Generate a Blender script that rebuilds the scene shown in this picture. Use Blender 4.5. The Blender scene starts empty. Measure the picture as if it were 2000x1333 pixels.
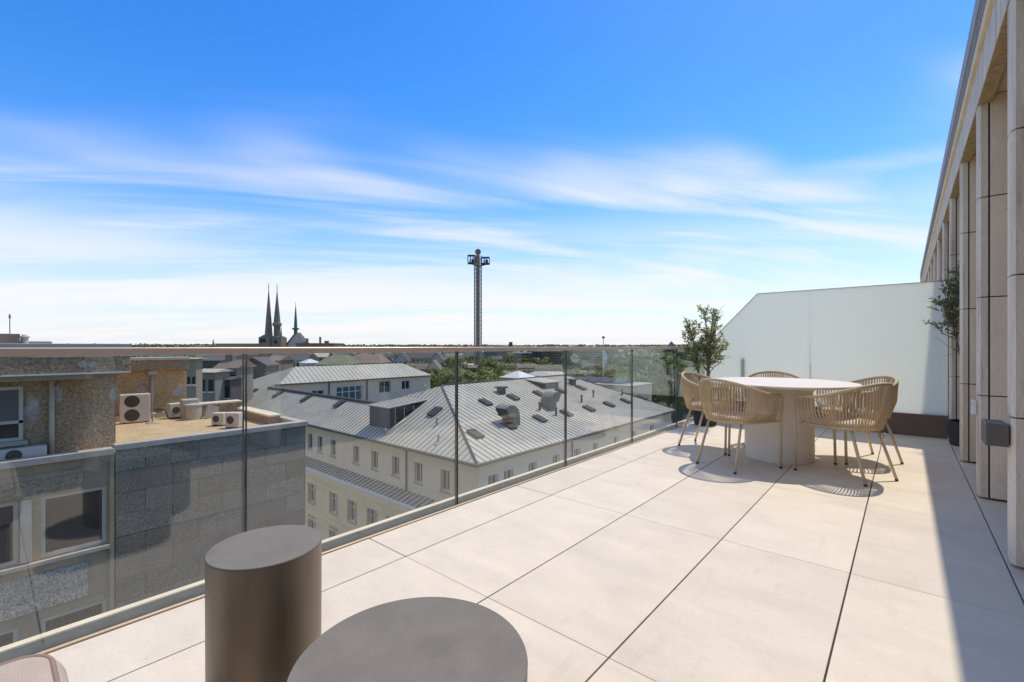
import bpy, math, random
from mathutils import Vector
random.seed(7)
R = math.radians
sc = bpy.context.scene
col = sc.collection

# ------------------------------------------------------------------ camera
CAM_H = 1.10
YAW = math.atan2(768, 889)                       # camera looks this far left of +Y (the balustrade runs along +Y)
cam = bpy.data.cameras.new('camera')
cam.sensor_width = 36.0
cam.lens = 889 / 2000 * 36
cam.shift_y = 10.5 / 2000
cam.clip_start = 0.05
cam.clip_end = 20000
camo = bpy.data.objects.new('camera', cam)
camo.location = (0, 0, CAM_H)
camo.rotation_euler = (R(90), 0, YAW)
col.objects.link(camo)
sc.camera = camo

# ------------------------------------------------------------------ sky, sun, exposure
SUN = Vector((0.066, 0.50, 1.0)).normalized()
EL = math.asin(SUN.z)
AZ = math.atan2(SUN.x, SUN.y)
w = bpy.data.worlds.new('World')
sc.world = w
w.use_nodes = True
nt = w.node_tree
nt.nodes.clear()
N = nt.nodes.new
L = nt.links.new
out = N('ShaderNodeOutputWorld')
bg = N('ShaderNodeBackground')
bg.inputs['Strength'].default_value = 0.15
sky = N('ShaderNodeTexSky')
sky.sky_type = 'NISHITA'
sky.sun_disc = False
sky.sun_elevation = EL
sky.sun_rotation = AZ
sky.altitude = 300
sky.air_density = 1.0
sky.dust_density = 0.25
sky.ozone_density = 4.5
hs = N('ShaderNodeHueSaturation')
hs.inputs['Hue'].default_value = 0.512
hs.inputs['Saturation'].default_value = 1.34
hs.inputs['Value'].default_value = 1.17
L(sky.outputs[0], hs.inputs['Color'])
# thin cirrus: noise on a flat layer high above the place
tc = N('ShaderNodeTexCoord')
sep = N('ShaderNodeSeparateXYZ')
L(tc.outputs['Generated'], sep.inputs[0])
def mth(op, a, b=None, clamp=False):
    n = N('ShaderNodeMath'); n.operation = op; n.use_clamp = clamp
    for i, v in enumerate((a, b)):
        if v is None: continue
        if isinstance(v, (int, float)): n.inputs[i].default_value = v
        else: L(v, n.inputs[i])
    return n.outputs[0]
zz = mth('ADD', mth('MAXIMUM', sep.outputs[2], 0.0), 0.10)
comb = N('ShaderNodeCombineXYZ')
L(mth('DIVIDE', sep.outputs[0], zz), comb.inputs[0])
L(mth('DIVIDE', sep.outputs[1], zz), comb.inputs[1])
def cloudlayer(scale, rot, sx, sy, loc, detail, lo, hi, dist=0.6):
    mp = N('ShaderNodeMapping'); mp.vector_type = 'TEXTURE'
    mp.inputs['Rotation'].default_value = (0, 0, rot)
    mp.inputs['Scale'].default_value = (sx, sy, 1)
    mp.inputs['Location'].default_value = loc
    L(comb.outputs[0], mp.inputs[0])
    nz = N('ShaderNodeTexNoise'); nz.inputs['Scale'].default_value = scale
    nz.inputs['Detail'].default_value = detail; nz.inputs['Roughness'].default_value = 0.57
    nz.inputs['Distortion'].default_value = dist
    L(mp.outputs[0], nz.inputs['Vector'])
    mr = N('ShaderNodeMapRange'); mr.interpolation_type = 'SMOOTHSTEP'
    mr.inputs['From Min'].default_value = lo; mr.inputs['From Max'].default_value = hi
    L(nz.outputs['Fac'], mr.inputs['Value'])
    return mr.outputs[0]
OFFX, OFFY = 20.15, -4.03  # offset picked so unseen sky holds more cirrus, added to whiten the fill light
c1 = cloudlayer(1.0, YAW + R(14), 2.6, 0.55, (OFFX, OFFY, 0), 10, 0.36, 0.68, 0.6)       # long thin streaks
c2 = cloudlayer(1.0, YAW + R(10), 3.2, 1.5, (OFFX + 5, OFFY + 3, 0), 3, 0.38, 0.58)      # where the cirrus lies at all
cl = mth('MULTIPLY', c1, c2)
c3 = cloudlayer(1.0, YAW + R(8), 3.6, 1.3, (OFFX + 9, OFFY, 0), 6, 0.36, 0.62)
low2 = N('ShaderNodeMapRange'); low2.interpolation_type = 'SMOOTHSTEP'    # the denser part of the deck is seen edge-on, low in the sky
low2.inputs['From Min'].default_value = 0.34; low2.inputs['From Max'].default_value = 0.03
L(sep.outputs[2], low2.inputs['Value'])
cl = mth('MAXIMUM', mth('MULTIPLY', cl, 0.82), mth('MULTIPLY', mth('MULTIPLY', c3, low2.outputs[0]), 0.9), True)
hz = N('ShaderNodeMapRange'); hz.interpolation_type = 'SMOOTHERSTEP'      # milky air towards the horizon
hz.inputs['From Min'].default_value = 0.38; hz.inputs['From Max'].default_value = -0.10
hz.inputs['To Max'].default_value = 0.93
L(sep.outputs[2], hz.inputs['Value'])
mixh = N('ShaderNodeMix'); mixh.data_type = 'RGBA'
L(hz.outputs[0], mixh.inputs[0]); L(hs.outputs[0], mixh.inputs[6]); mixh.inputs[7].default_value = (2.75, 3.45, 4.6, 1)
mixc = N('ShaderNodeMix'); mixc.data_type = 'RGBA'
L(cl, mixc.inputs[0]); L(mixh.outputs[2], mixc.inputs[6]); mixc.inputs[7].default_value = (3.9, 4.4, 5.0, 1)
bg.inputs['Strength'].default_value = 0.15
wb = N('ShaderNodeMix'); wb.data_type = 'RGBA'; wb.blend_type = 'MULTIPLY'; wb.inputs[0].default_value = 1.0
L(mixc.outputs[2], wb.inputs[6]); wb.inputs[7].default_value = (1.10, 0.96, 0.85, 1)
L(wb.outputs[2], bg.inputs['Color'])
L(bg.outputs[0], out.inputs[0])

sl = bpy.data.lights.new('sun', 'SUN')
sl.energy = 2.15
sl.angle = R(0.53)
sl.color = (1.0, 0.915, 0.79)
so = bpy.data.objects.new('sun', sl)
so.location = SUN * 50
so.rotation_euler = SUN.to_track_quat('Z', 'Y').to_euler()
col.objects.link(so)
vs = sc.view_settings
vs.view_transform = 'Standard'
vs.look = 'None'
vs.exposure = 0.62
vs.gamma = 1.0
vs.use_curve_mapping = False
sc.cycles.max_bounces = 10
sc.cycles.transparent_max_bounces = 24
sc.cycles.diffuse_bounces = 7

# ------------------------------------------------------------------ helpers
FWD = Vector((-math.sin(YAW), math.cos(YAW)))
RGT = Vector((math.cos(YAW), math.sin(YAW)))
def P(px, py, X=None, Y=None, Z=None, d=None):
    """the place in the world that a sight line meets, on a known plane or at a known distance"""
    t = (px - 1000) / 889.0
    v = (677 - py) / 889.0
    dx = FWD.x + t * RGT.x; dy = FWD.y + t * RGT.y
    if X is not None: s = X / dx
    elif Y is not None: s = Y / dy
    elif Z is not None: s = (Z - CAM_H) / v
    else: s = d
    return Vector((s * dx, s * dy, CAM_H + s * v))

def S(r, g, b):
    f = lambda c: (c / 255 / 12.92) if c / 255 <= 0.04045 else ((c / 255 + 0.055) / 1.055) ** 2.4
    return (f(r), f(g), f(b))

class MB:
    def __init__(s): s.v = []; s.f = []; s.sm = []
    def quad(s, *p, smooth=False):
        i = len(s.v); s.v += [tuple(q) for q in p]; s.f.append(tuple(range(i, i + len(p)))); s.sm.append(smooth)
        return s
    def box(s, x0, x1, y0, y1, z0, z1):
        i = len(s.v)
        s.v += [(x0,y0,z0),(x1,y0,z0),(x1,y1,z0),(x0,y1,z0),(x0,y0,z1),(x1,y0,z1),(x1,y1,z1),(x0,y1,z1)]
        for f in ((0,3,2,1),(4,5,6,7),(0,1,5,4),(1,2,6,5),(2,3,7,6),(3,0,4,7)):
            s.f.append(tuple(i + k for k in f)); s.sm.append(False)
        return s
    def cbox(s, x0, x1, y0, y1, z0, z1, c=0.003):
        """box whose top and vertical edges are chamfered"""
        ring = lambda z, e: [(x0+e+c,y0+e,z),(x1-e-c,y0+e,z),(x1-e,y0+e+c,z),(x1-e,y1-e-c,z),(x1-e-c,y1-e,z),(x0+e+c,y1-e,z),(x0+e,y1-e-c,z),(x0+e,y0+e+c,z)]
        i = len(s.v)
        s.v += ring(z0, 0) + ring(z1 - c, 0) + ring(z1, c)
        for k in range(8):
            n = (k + 1) % 8
            s.f.append((i+k, i+n, i+8+n, i+8+k)); s.sm.append(False)
            s.f.append((i+8+k, i+8+n, i+16+n, i+16+k)); s.sm.append(False)
        s.f.append(tuple(i + 16 + k for k in range(8))); s.sm.append(False)
        s.f.append(tuple(i + 7 - k for k in range(8))); s.sm.append(False)
        return s
    def obox(s, o, u, v, n, a, b, c):
        """box from corner o along the unit directions u, v, n"""
        o = Vector(o); u = Vector(u) * a; v = Vector(v) * b; n = Vector(n) * c
        i = len(s.v)
        s.v += [tuple(q) for q in (o, o+u, o+u+v, o+v, o+n, o+u+n, o+u+v+n, o+v+n)]
        for f in ((0,3,2,1),(4,5,6,7),(0,1,5,4),(1,2,6,5),(2,3,7,6),(3,0,4,7)):
            s.f.append(tuple(i + k for k in f)); s.sm.append(False)
        return s
    def tube(s, pts, r, n=8, close=False, caps=True):
        pts = [Vector(p) for p in pts]
        m = len(pts)
        rr = r if isinstance(r, (list, tuple)) else [r] * m
        i0 = len(s.v)
        ref = Vector((0, 0, 1))
        prev = None
        for k, p in enumerate(pts):
            if close: t = pts[(k+1) % m] - pts[k-1]
            else: t = pts[min(k+1, m-1)] - pts[max(k-1, 0)]
            t.normalize()
            if prev is None:
                a = t.cross(ref)
                if a.length < 1e-3: a = t.cross(Vector((1, 0, 0)))
            else:
                a = prev - t * prev.dot(t)
                if a.length < 1e-4: a = t.cross(ref)
            a.normalize(); prev = a
            b = t.cross(a)
            for j in range(n):
                an = 2 * math.pi * j / n
                s.v.append(tuple(p + (a * math.cos(an) + b * math.sin(an)) * rr[k]))
        for k in range(m if close else m - 1):
            k2 = (k + 1) % m
            for j in range(n):
                j2 = (j + 1) % n
                s.f.append((i0+k*n+j, i0+k*n+j2, i0+k2*n+j2, i0+k2*n+j)); s.sm.append(n > 4)
        if not close and caps:
            s.f.append(tuple(i0 + n - 1 - j for j in range(n))); s.sm.append(False)
            s.f.append(tuple(i0 + (m-1)*n + j for j in range(n))); s.sm.append(False)
        return s
    def lathe(s, prof, n=32, c=(0, 0, 0), smooth=True, sharp=()):
        """profile of (radius, z); indices in sharp start a new ring so that edge stays crisp"""
        segs = []; cur = [prof[0]]
        for k in range(1, len(prof)):
            cur.append(prof[k])
            if k in sharp: segs.append(cur); cur = [prof[k]]
        segs.append(cur)
        for sg in segs:
            if len(sg) < 2: continue
            i0 = len(s.v)
            for (r, z) in sg:
                for j in range(n):
                    a = 2 * math.pi * j / n
                    s.v.append((c[0] + r * math.cos(a), c[1] + r * math.sin(a), c[2] + z))
            for k in range(len(sg) - 1):
                for j in range(n):
                    j2 = (j + 1) % n
                    s.f.append((i0+k*n+j, i0+k*n+j2, i0+(k+1)*n+j2, i0+(k+1)*n+j)); s.sm.append(smooth)
        return s
    def disc(s, r, z, n=32, c=(0, 0), up=True):
        i0 = len(s.v)
        for j in range(n):
            a = 2 * math.pi * j / n
            s.v.append((c[0] + r * math.cos(a), c[1] + r * math.sin(a), z))
        s.f.append(tuple(i0 + (j if up else n - 1 - j) for j in range(n))); s.sm.append(False)
        return s
    def wall(s, o, u, n, U, V, holes, depth):
        """upright wall with real openings; o corner, u direction along, n outward; holes (u0,u1,v0,v1)"""
        o = Vector(o); u = Vector(u); n = Vector(n); up = Vector((0, 0, 1))
        us = sorted({0, U} | {min(max(h[k], 0), U) for h in holes for k in (0, 1)})
        vs_ = sorted({0, V} | {min(max(h[k], 0), V) for h in holes for k in (2, 3)})
        p = lambda a, b, d=0: o + u * a + up * b - n * d
        for a0, a1 in zip(us, us[1:]):
            for b0, b1 in zip(vs_, vs_[1:]):
                ca, cb = (a0+a1)/2, (b0+b1)/2
                if any(h[0] < ca < h[1] and h[2] < cb < h[3] for h in holes): continue
                s.quad(p(a0,b0), p(a1,b0), p(a1,b1), p(a0,b1))
        for h in holes:
            a0, a1, b0, b1 = h
            s.quad(p(a0,b0), p(a0,b0,depth), p(a1,b0,depth), p(a1,b0))
            s.quad(p(a0,b1), p(a1,b1), p(a1,b1,depth), p(a0,b1,depth))
            s.quad(p(a0,b0), p(a0,b1), p(a0,b1,depth), p(a0,b0,depth))
            s.quad(p(a1,b0), p(a1,b0,depth), p(a1,b1,depth), p(a1,b1))
        return s
    def mesh(s, name):
        me = bpy.data.meshes.new(name)
        me.from_pydata(s.v, [], s.f)
        me.polygons.foreach_set('use_smooth', s.sm)
        me.update()
        return me
    def build(s, name, m, parent=None):
        return link(name, s.mesh(name), m, parent)

def link(name, me, m, parent=None):
    if m is not None and not me.materials: me.materials.append(m)
    o = bpy.data.objects.new(name, me)
    col.objects.link(o)
    if parent is not None: o.parent = parent
    return o
def empty(name, loc=(0, 0, 0), rz=0):
    o = bpy.data.objects.new(name, None)
    o.empty_display_size = 0.1
    o.location = loc; o.rotation_euler = (0, 0, rz)
    col.objects.link(o)
    return o
def tag(o, label=None, cat=None, group=None, kind=None):
    if label: o['label'] = label
    if cat: o['category'] = cat
    if group: o['group'] = group
    if kind: o['kind'] = kind
    return o
def copy_tree(o, parent=None):
    c = o.copy(); col.objects.link(c); c.parent = parent
    for ch in list(o.children): copy_tree(ch, c)
    return c

# ------------------------------------------------------------------ materials
def mat(name, base, rough=0.7, metal=0.0, var=0.12, scale=6.0, bump=0.0, bscale=60.0, rnd=0.0, stretch=(1, 1, 1),
        base2=None, spec=0.5, world=False, detail=5, fine=0.0, fscale=120.0, bdist=0.01, stains=()):
    m = bpy.data.materials.new(name); m.use_nodes = True
    t = m.node_tree; n = t.nodes; l = t.links
    b = n['Principled BSDF']
    b.inputs['Roughness'].default_value = rough
    b.inputs['Metallic'].default_value = metal
    b.inputs['Specular IOR Level'].default_value = spec
    co = n.new('ShaderNodeTexCoord')
    mp = n.new('ShaderNodeMapping'); mp.inputs['Scale'].default_value = stretch
    if world:
        ge = n.new('ShaderNodeNewGeometry'); l.new(ge.outputs['Position'], mp.inputs[0])
    else:
        l.new(co.outputs['Object'], mp.inputs[0])
    nz = n.new('ShaderNodeTexNoise'); nz.inputs['Scale'].default_value = scale; nz.inputs['Detail'].default_value = detail
    nz.inputs['Roughness'].default_value = 0.6
    vec = mp.outputs[0]
    oi = None
    if rnd:
        oi = n.new('ShaderNodeObjectInfo')
        ad = n.new('ShaderNodeVectorMath'); ad.operation = 'ADD'
        mu = n.new('ShaderNodeMath'); mu.operation = 'MULTIPLY'; mu.inputs[1].default_value = 37.0
        l.new(oi.outputs['Random'], mu.inputs[0]); l.new(mp.outputs[0], ad.inputs[0]); l.new(mu.outputs[0], ad.inputs[1])
        vec = ad.outputs[0]
    l.new(vec, nz.inputs['Vector'])
    mr = n.new('ShaderNodeMapRange'); mr.inputs['From Min'].default_value = 0.3; mr.inputs['From Max'].default_value = 0.7
    l.new(nz.outputs['Fac'], mr.inputs['Value'])
    mx = n.new('ShaderNodeMix'); mx.data_type = 'RGBA'
    l.new(mr.outputs[0], mx.inputs[0])
    if base2 is None:
        lo = tuple(max(c * (1 - var), 0) for c in base); hi = tuple(min(c * (1 + var), 1) for c in base)
    else: lo, hi = base, base2
    mx.inputs[6].default_value = (*lo, 1); mx.inputs[7].default_value = (*hi, 1)
    cur = mx.outputs[2]
    if fine:
        nf = n.new('ShaderNodeTexNoise'); nf.inputs['Scale'].default_value = fscale; nf.inputs['Detail'].default_value = 2
        l.new(vec, nf.inputs['Vector'])
        m2 = n.new('ShaderNodeMapRange'); m2.inputs['From Min'].default_value = 0.3; m2.inputs['From Max'].default_value = 0.7
        m2.inputs['To Min'].default_value = 1 - fine; m2.inputs['To Max'].default_value = 1 + fine
        l.new(nf.outputs['Fac'], m2.inputs['Value'])
        vm = n.new('ShaderNodeVectorMath'); vm.operation = 'SCALE'
        l.new(cur, vm.inputs[0]); l.new(m2.outputs[0], vm.inputs['Scale']); cur = vm.outputs[0]
    if rnd:
        m3 = n.new('ShaderNodeMapRange'); m3.inputs['To Min'].default_value = 1 - rnd; m3.inputs['To Max'].default_value = 1 + rnd
        l.new(oi.outputs['Random'], m3.inputs['Value'])
        vm = n.new('ShaderNodeVectorMath'); vm.operation = 'SCALE'
        l.new(cur, vm.inputs[0]); l.new(m3.outputs[0], vm.inputs['Scale']); cur = vm.outputs[0]
    for (sscale, slo, shi, samt, sst) in stains:          # dirt and water marks, laid over the whole surface
        gs = n.new('ShaderNodeNewGeometry'); ms_ = n.new('ShaderNodeMapping'); ms_.inputs['Scale'].default_value = sst
        l.new(gs.outputs['Position'], ms_.inputs[0])
        ns_ = n.new('ShaderNodeTexNoise'); ns_.inputs['Scale'].default_value = sscale; ns_.inputs['Detail'].default_value = 6
        l.new(ms_.outputs[0], ns_.inputs['Vector'])
        r_ = n.new('ShaderNodeMapRange'); r_.interpolation_type = 'SMOOTHSTEP'
        r_.inputs['From Min'].default_value = slo; r_.inputs['From Max'].default_value = shi
        r_.inputs['To Min'].default_value = 1.0; r_.inputs['To Max'].default_value = 1 - samt
        l.new(ns_.outputs['Fac'], r_.inputs['Value'])
        vm = n.new('ShaderNodeVectorMath'); vm.operation = 'SCALE'
        l.new(cur, vm.inputs[0]); l.new(r_.outputs[0], vm.inputs['Scale']); cur = vm.outputs[0]
    l.new(cur, b.inputs['Base Color'])
    if bump:
        nb = n.new('ShaderNodeTexNoise'); nb.inputs['Scale'].default_value = bscale; nb.inputs['Detail'].default_value = 4
        l.new(vec, nb.inputs['Vector'])
        bp = n.new('ShaderNodeBump'); bp.inputs['Strength'].default_value = bump; bp.inputs['Distance'].default_value = bdist
        l.new(nb.outputs['Fac'], bp.inputs['Height']); l.new(bp.outputs[0], b.inputs['Normal'])
    return m

def glass_mat(name, tint, rough=0.0):
    m = bpy.data.materials.new(name); m.use_nodes = True
    t = m.node_tree; n = t.nodes; l = t.links; n.clear()
    o = n.new('ShaderNodeOutputMaterial')
    tr = n.new('ShaderNodeBsdfTransparent'); tr.inputs[0].default_value = (*tint, 1)
    gl = n.new('ShaderNodeBsdfGlossy'); gl.inputs['Roughness'].default_value = rough; gl.inputs[0].default_value = (1, 1, 1, 1)
    fr = n.new('ShaderNodeFresnel'); ge = n.new('ShaderNodeNewGeometry')
    mr = n.new('ShaderNodeMapRange'); mr.inputs['To Min'].default_value = 1.66; mr.inputs['To Max'].default_value = 1 / 1.66
    l.new(ge.outputs['Backfacing'], mr.inputs['Value']); l.new(mr.outputs[0], fr.inputs['IOR'])
    mx = n.new('ShaderNodeMixShader')
    l.new(fr.outputs[0], mx.inputs[0]); l.new(tr.outputs[0], mx.inputs[1]); l.new(gl.outputs[0], mx.inputs[2])
    l.new(mx.outputs[0], o.inputs[0])
    return m

def leaf_mat(name, c1, c2, rough=0.5, trans=0.35):
    m = bpy.data.materials.new(name); m.use_nodes = True
    t = m.node_tree; n = t.nodes; l = t.links; n.clear()
    o = n.new('ShaderNodeOutputMaterial')
    ge = n.new('ShaderNodeNewGeometry'); oi = n.new('ShaderNodeObjectInfo')
    mx = n.new('ShaderNodeMix'); mx.data_type = 'RGBA'
    mx.inputs[6].default_value = (*c1, 1); mx.inputs[7].default_value = (*c2, 1)
    l.new(ge.outputs['Random Per Island'], mx.inputs[0])
    mr = n.new('ShaderNodeMapRange'); mr.inputs['To Min'].default_value = 0.7; mr.inputs['To Max'].default_value = 1.35
    l.new(oi.outputs['Random'], mr.inputs['Value'])
    vm = n.new('ShaderNodeVectorMath'); vm.operation = 'SCALE'
    l.new(mx.outputs[2], vm.inputs[0]); l.new(mr.outputs[0], vm.inputs['Scale'])
    pb = n.new('ShaderNodeBsdfPrincipled'); pb.inputs['Roughness'].default_value = rough
    l.new(vm.outputs[0], pb.inputs['Base Color'])
    tl = n.new('ShaderNodeBsdfTranslucent'); l.new(vm.outputs[0], tl.inputs[0])
    ms = n.new('ShaderNodeMixShader'); ms.inputs[0].default_value = trans
    l.new(pb.outputs[0], ms.inputs[1]); l.new(tl.outputs[0], ms.inputs[2]); l.new(ms.outputs[0], o.inputs[0])
    return m

M = {}
M['tile'] = mat('cream stone tile', (0.72, 0.625, 0.485), 0.6, var=0.075, scale=2.6, bump=0.07, bscale=45, rnd=0.045, stretch=(1, 2.2, 1), fine=0.045, fscale=80, bdist=0.004, detail=9, stains=((1.7, 0.52, 0.72, 0.085, (1, 1, 1)), (16.0, 0.70, 0.76, 0.22, (1, 0.6, 1)), (5.5, 0.60, 0.74, 0.07, (2.2, 0.5, 1))))
M['joint'] = mat('dark joint bed', (0.05, 0.04, 0.032), 0.9)
M['glass'] = glass_mat('clear balustrade glass', (0.955, 0.972, 0.955))
M['glass_edge'] = mat('dark green glass edge', (0.085, 0.095, 0.08), 0.3, var=0.05)
M['rail'] = mat('bronze anodised metal', (0.62, 0.49, 0.365), 0.40, metal=0.35, var=0.04, scale=20, stretch=(1, 0.1, 1))
M['lip'] = mat('champagne metal lip', (0.74, 0.56, 0.33), 0.4, metal=0.35, var=0.05)
M['shoe'] = mat('grey metal channel', (0.40, 0.32, 0.205), 0.9, spec=0.05, var=0.12, scale=14)
M['shoe_pale'] = mat('pale metal coping', (0.80, 0.675, 0.47), 0.85, spec=0.1, var=0.1)
M['panelbrown'] = mat('brown coated metal', (0.17, 0.115, 0.08), 0.6, var=0.06, scale=4)
M['stonewall'] = mat('weathered pale stone', (0.80, 0.66, 0.505), 0.75, var=0.10, scale=2.2, bump=0.12, bscale=30, rnd=0.06, stretch=(2.5, 2.5, 0.5), fine=0.05, fscale=45, stains=((3.0, 0.55, 0.72, 0.14, (2, 2, 0.35)), (22.0, 0.70, 0.76, 0.25, (1, 1, 1))))
M['stonegrey'] = mat('weathered grey concrete', (0.60, 0.49, 0.375), 0.8, base2=(0.82, 0.72, 0.58), scale=2.0, bump=0.2, bscale=35, stretch=(4, 4, 0.5), fine=0.08, fscale=40, stains=((4.0, 0.52, 0.70, 0.28, (3, 3, 0.3)), (25.0, 0.68, 0.76, 0.3, (1, 1, 1))))
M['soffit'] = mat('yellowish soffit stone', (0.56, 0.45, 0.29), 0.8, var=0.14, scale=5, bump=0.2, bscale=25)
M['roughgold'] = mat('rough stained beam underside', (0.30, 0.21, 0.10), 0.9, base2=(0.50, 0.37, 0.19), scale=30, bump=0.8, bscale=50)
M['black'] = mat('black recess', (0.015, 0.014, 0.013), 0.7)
M['greymetal'] = mat('grey roof metal', (0.36, 0.33, 0.285), 0.6, var=0.08)
M['winglass'] = mat('dark window glass', (0.02, 0.023, 0.026), 0.06, var=0.2, scale=1.0, spec=0.7)
M['lampbox'] = mat('taupe coated metal box', (0.15, 0.13, 0.115), 0.45, metal=0.2, var=0.04)
M['white'] = mat('white plastic', (0.75, 0.74, 0.72), 0.45, var=0.04)
M['tabletop'] = mat('white stone table', (0.80, 0.715, 0.60), 0.5, var=0.03, scale=5, bump=0.04, bscale=90)
M['rope'] = mat('tan woven rope', (0.62, 0.465, 0.275), 0.8, var=0.16, scale=60, bump=0.4, bscale=300)
M['chairframe'] = mat('sand coated tube', (0.60, 0.48, 0.31), 0.45, var=0.05)
M['foot'] = mat('dark rubber foot', (0.035, 0.03, 0.026), 0.7)
M['cushion'] = mat('pale seat cushion', (0.62, 0.53, 0.46), 0.9, var=0.06, scale=20, bump=0.3, bscale=220)
M['concrete'] = mat('taupe concrete top', (0.205, 0.185, 0.155), 0.7, spec=0.2, var=0.09, scale=9, bump=0.12, bscale=140, fine=0.08, fscale=200, stains=((7.0, 0.52, 0.70, 0.10, (1, 1, 1)), (40.0, 0.70, 0.75, -0.5, (1, 1, 1))))
M['bronzeside'] = mat('brushed brown side', (0.195, 0.155, 0.112), 0.42, metal=0.35, var=0.16, scale=5, stretch=(3, 3, 0.3), bump=0.03, bscale=100)
M['sofa'] = mat('beige woven upholstery', (0.54, 0.44, 0.345), 0.95, var=0.06, scale=14, bump=0.5, bscale=420, fine=0.08, fscale=300)
M['piping'] = mat('mauve brown piping', (0.30, 0.21, 0.165), 0.9, var=0.08, scale=40)
M['pot'] = mat('charcoal planter', (0.03, 0.032, 0.034), 0.6, var=0.2, scale=12, bump=0.2, bscale=60)
M['soil'] = mat('dark soil', (0.05, 0.035, 0.022), 0.95, var=0.3, scale=60, bump=0.8, bscale=90)
M['bark'] = mat('grey brown bark', (0.17, 0.135, 0.095), 0.9, var=0.3, scale=30, bump=0.7, bscale=70)
M['cowl'] = mat('weathered grey duct metal', (0.225, 0.21, 0.175), 0.7, var=0.15, scale=2)
M['skypane'] = mat('dusty skylight pane', (0.06, 0.056, 0.05), 0.4, var=0.2, spec=0.3)
M['olive'] = leaf_mat('olive leaves', (0.14, 0.165, 0.05), (0.40, 0.43, 0.20), 0.45, 0.62)

def frosted_mat():
    m = bpy.data.materials.new('frosted glass'); m.use_nodes = True
    t = m.node_tree; n = t.nodes; l = t.links; n.clear()
    o = n.new('ShaderNodeOutputMaterial')
    tl = n.new('ShaderNodeBsdfTranslucent'); tl.inputs[0].default_value = (0.92, 0.955, 0.90, 1)
    df = n.new('ShaderNodeBsdfDiffuse'); df.inputs[0].default_value = (0.80, 0.85, 0.79, 1)
    m1 = n.new('ShaderNodeMixShader'); m1.inputs[0].default_value = 0.24
    l.new(tl.outputs[0], m1.inputs[1]); l.new(df.outputs[0], m1.inputs[2])
    gl = n.new('ShaderNodeBsdfGlossy'); gl.inputs['Roughness'].default_value = 0.25
    m2 = n.new('ShaderNodeMixShader'); m2.inputs[0].default_value = 0.05
    l.new(m1.outputs[0], m2.inputs[1]); l.new(gl.outputs[0], m2.inputs[2])
    l.new(m2.outputs[0], o.inputs[0])
    return m
M['frosted'] = frosted_mat()
M['granite'] = mat('grey speckled granite', (0.235, 0.20, 0.148), 0.75, var=0.12, scale=1.0, bump=0.1, bscale=60, rnd=0.20, fine=0.50, fscale=34, world=False)
M['pebble'] = mat('brown pebbledash', (0.37, 0.255, 0.145), 0.95, var=0.18, scale=0.9, bump=0.9, bscale=16, fine=0.38, fscale=16, bdist=0.03)
M['pebblelight'] = mat('ochre pebbledash', (0.50, 0.335, 0.16), 0.95, var=0.15, scale=1.3, bump=0.8, bscale=20, fine=0.26, fscale=17, bdist=0.03)
M['whitegravel'] = mat('white gravel panel', (0.46, 0.40, 0.31), 0.95, var=0.1, scale=2, bump=1.0, bscale=22, fine=0.55, fscale=20, bdist=0.04)
M['gravel'] = mat('tan roof gravel', (0.60, 0.435, 0.235), 0.95, var=0.15, scale=1.5, bump=0.9, bscale=20, fine=0.34, fscale=19, bdist=0.03)
M['zinc'] = mat('pale zinc coping', (0.50, 0.44, 0.345), 0.75, var=0.12, scale=3)
M['paintgrey'] = mat('grey white painted trim', (0.56, 0.49, 0.385), 0.6, var=0.08, scale=4)
M['patch'] = mat('white filler patch', (0.30, 0.22, 0.145), 0.95, base2=(0.52, 0.49, 0.44), scale=3.2, bump=0.6, bscale=30, fine=0.2, fscale=26)
M['brownwall'] = mat('brown grey rendered front', (0.40, 0.30, 0.185), 0.9, var=0.16, scale=1.2, fine=0.1, fscale=14)
M['acwhite'] = mat('cream enamel casing', (0.66, 0.585, 0.47), 0.5, var=0.05, scale=3)
M['acgrille'] = mat('dark fan grille', (0.05, 0.04, 0.033), 0.7, var=0.3, scale=40)
M['grey'] = mat('grey plaster', (0.25, 0.23, 0.19), 0.85, var=0.12, scale=1.5)
M['blind'] = mat('grey brown blind', (0.14, 0.13, 0.12), 0.7, var=0.06, stretch=(1, 30, 1))
M['zincroof'] = mat('light standing seam zinc', (0.49, 0.455, 0.365), 0.65, var=0.08, scale=0.35, fine=0.05, fscale=4, stains=((0.5, 0.50, 0.72, 0.14, (1, 1, 1)), (2.5, 0.60, 0.74, 0.10, (1, 1, 1))))
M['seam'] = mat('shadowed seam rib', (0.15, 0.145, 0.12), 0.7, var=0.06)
M['cream'] = mat('cream render', (0.82, 0.635, 0.445), 0.9, var=0.05, scale=0.8, fine=0.03, fscale=8)
M['yellowstone'] = mat('yellow limestone facade', (0.80, 0.61, 0.37), 0.9, var=0.08, scale=0.5, fine=0.05, fscale=5)
M['pinkrender'] = mat('pale pink render', (0.82, 0.64, 0.475), 0.9, var=0.04, scale=0.8)
M['frame'] = mat('window surround stone', (0.40, 0.35, 0.28), 0.85, var=0.08)
M['whiteframe'] = mat('white window frame', (0.72, 0.70, 0.66), 0.5, var=0.03)
M['darkgutter'] = mat('dark lead gutter', (0.105, 0.095, 0.08), 0.7, var=0.12)
M['corrugated'] = mat('brown corrugated cladding', (0.235, 0.20, 0.165), 0.7, var=0.12, scale=2)
M['slate'] = mat('dark slate', (0.11, 0.105, 0.095), 0.85, var=0.2, scale=0.4, fine=0.2, fscale=3)
M['slatebrown'] = mat('brown slate', (0.105, 0.088, 0.078), 0.7, var=0.2, scale=0.3, fine=0.2, fscale=3)
M['tileroof'] = mat('faded brown roof tiles', (0.22, 0.165, 0.125), 0.85, var=0.18, scale=0.4, fine=0.2, fscale=3)
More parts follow.
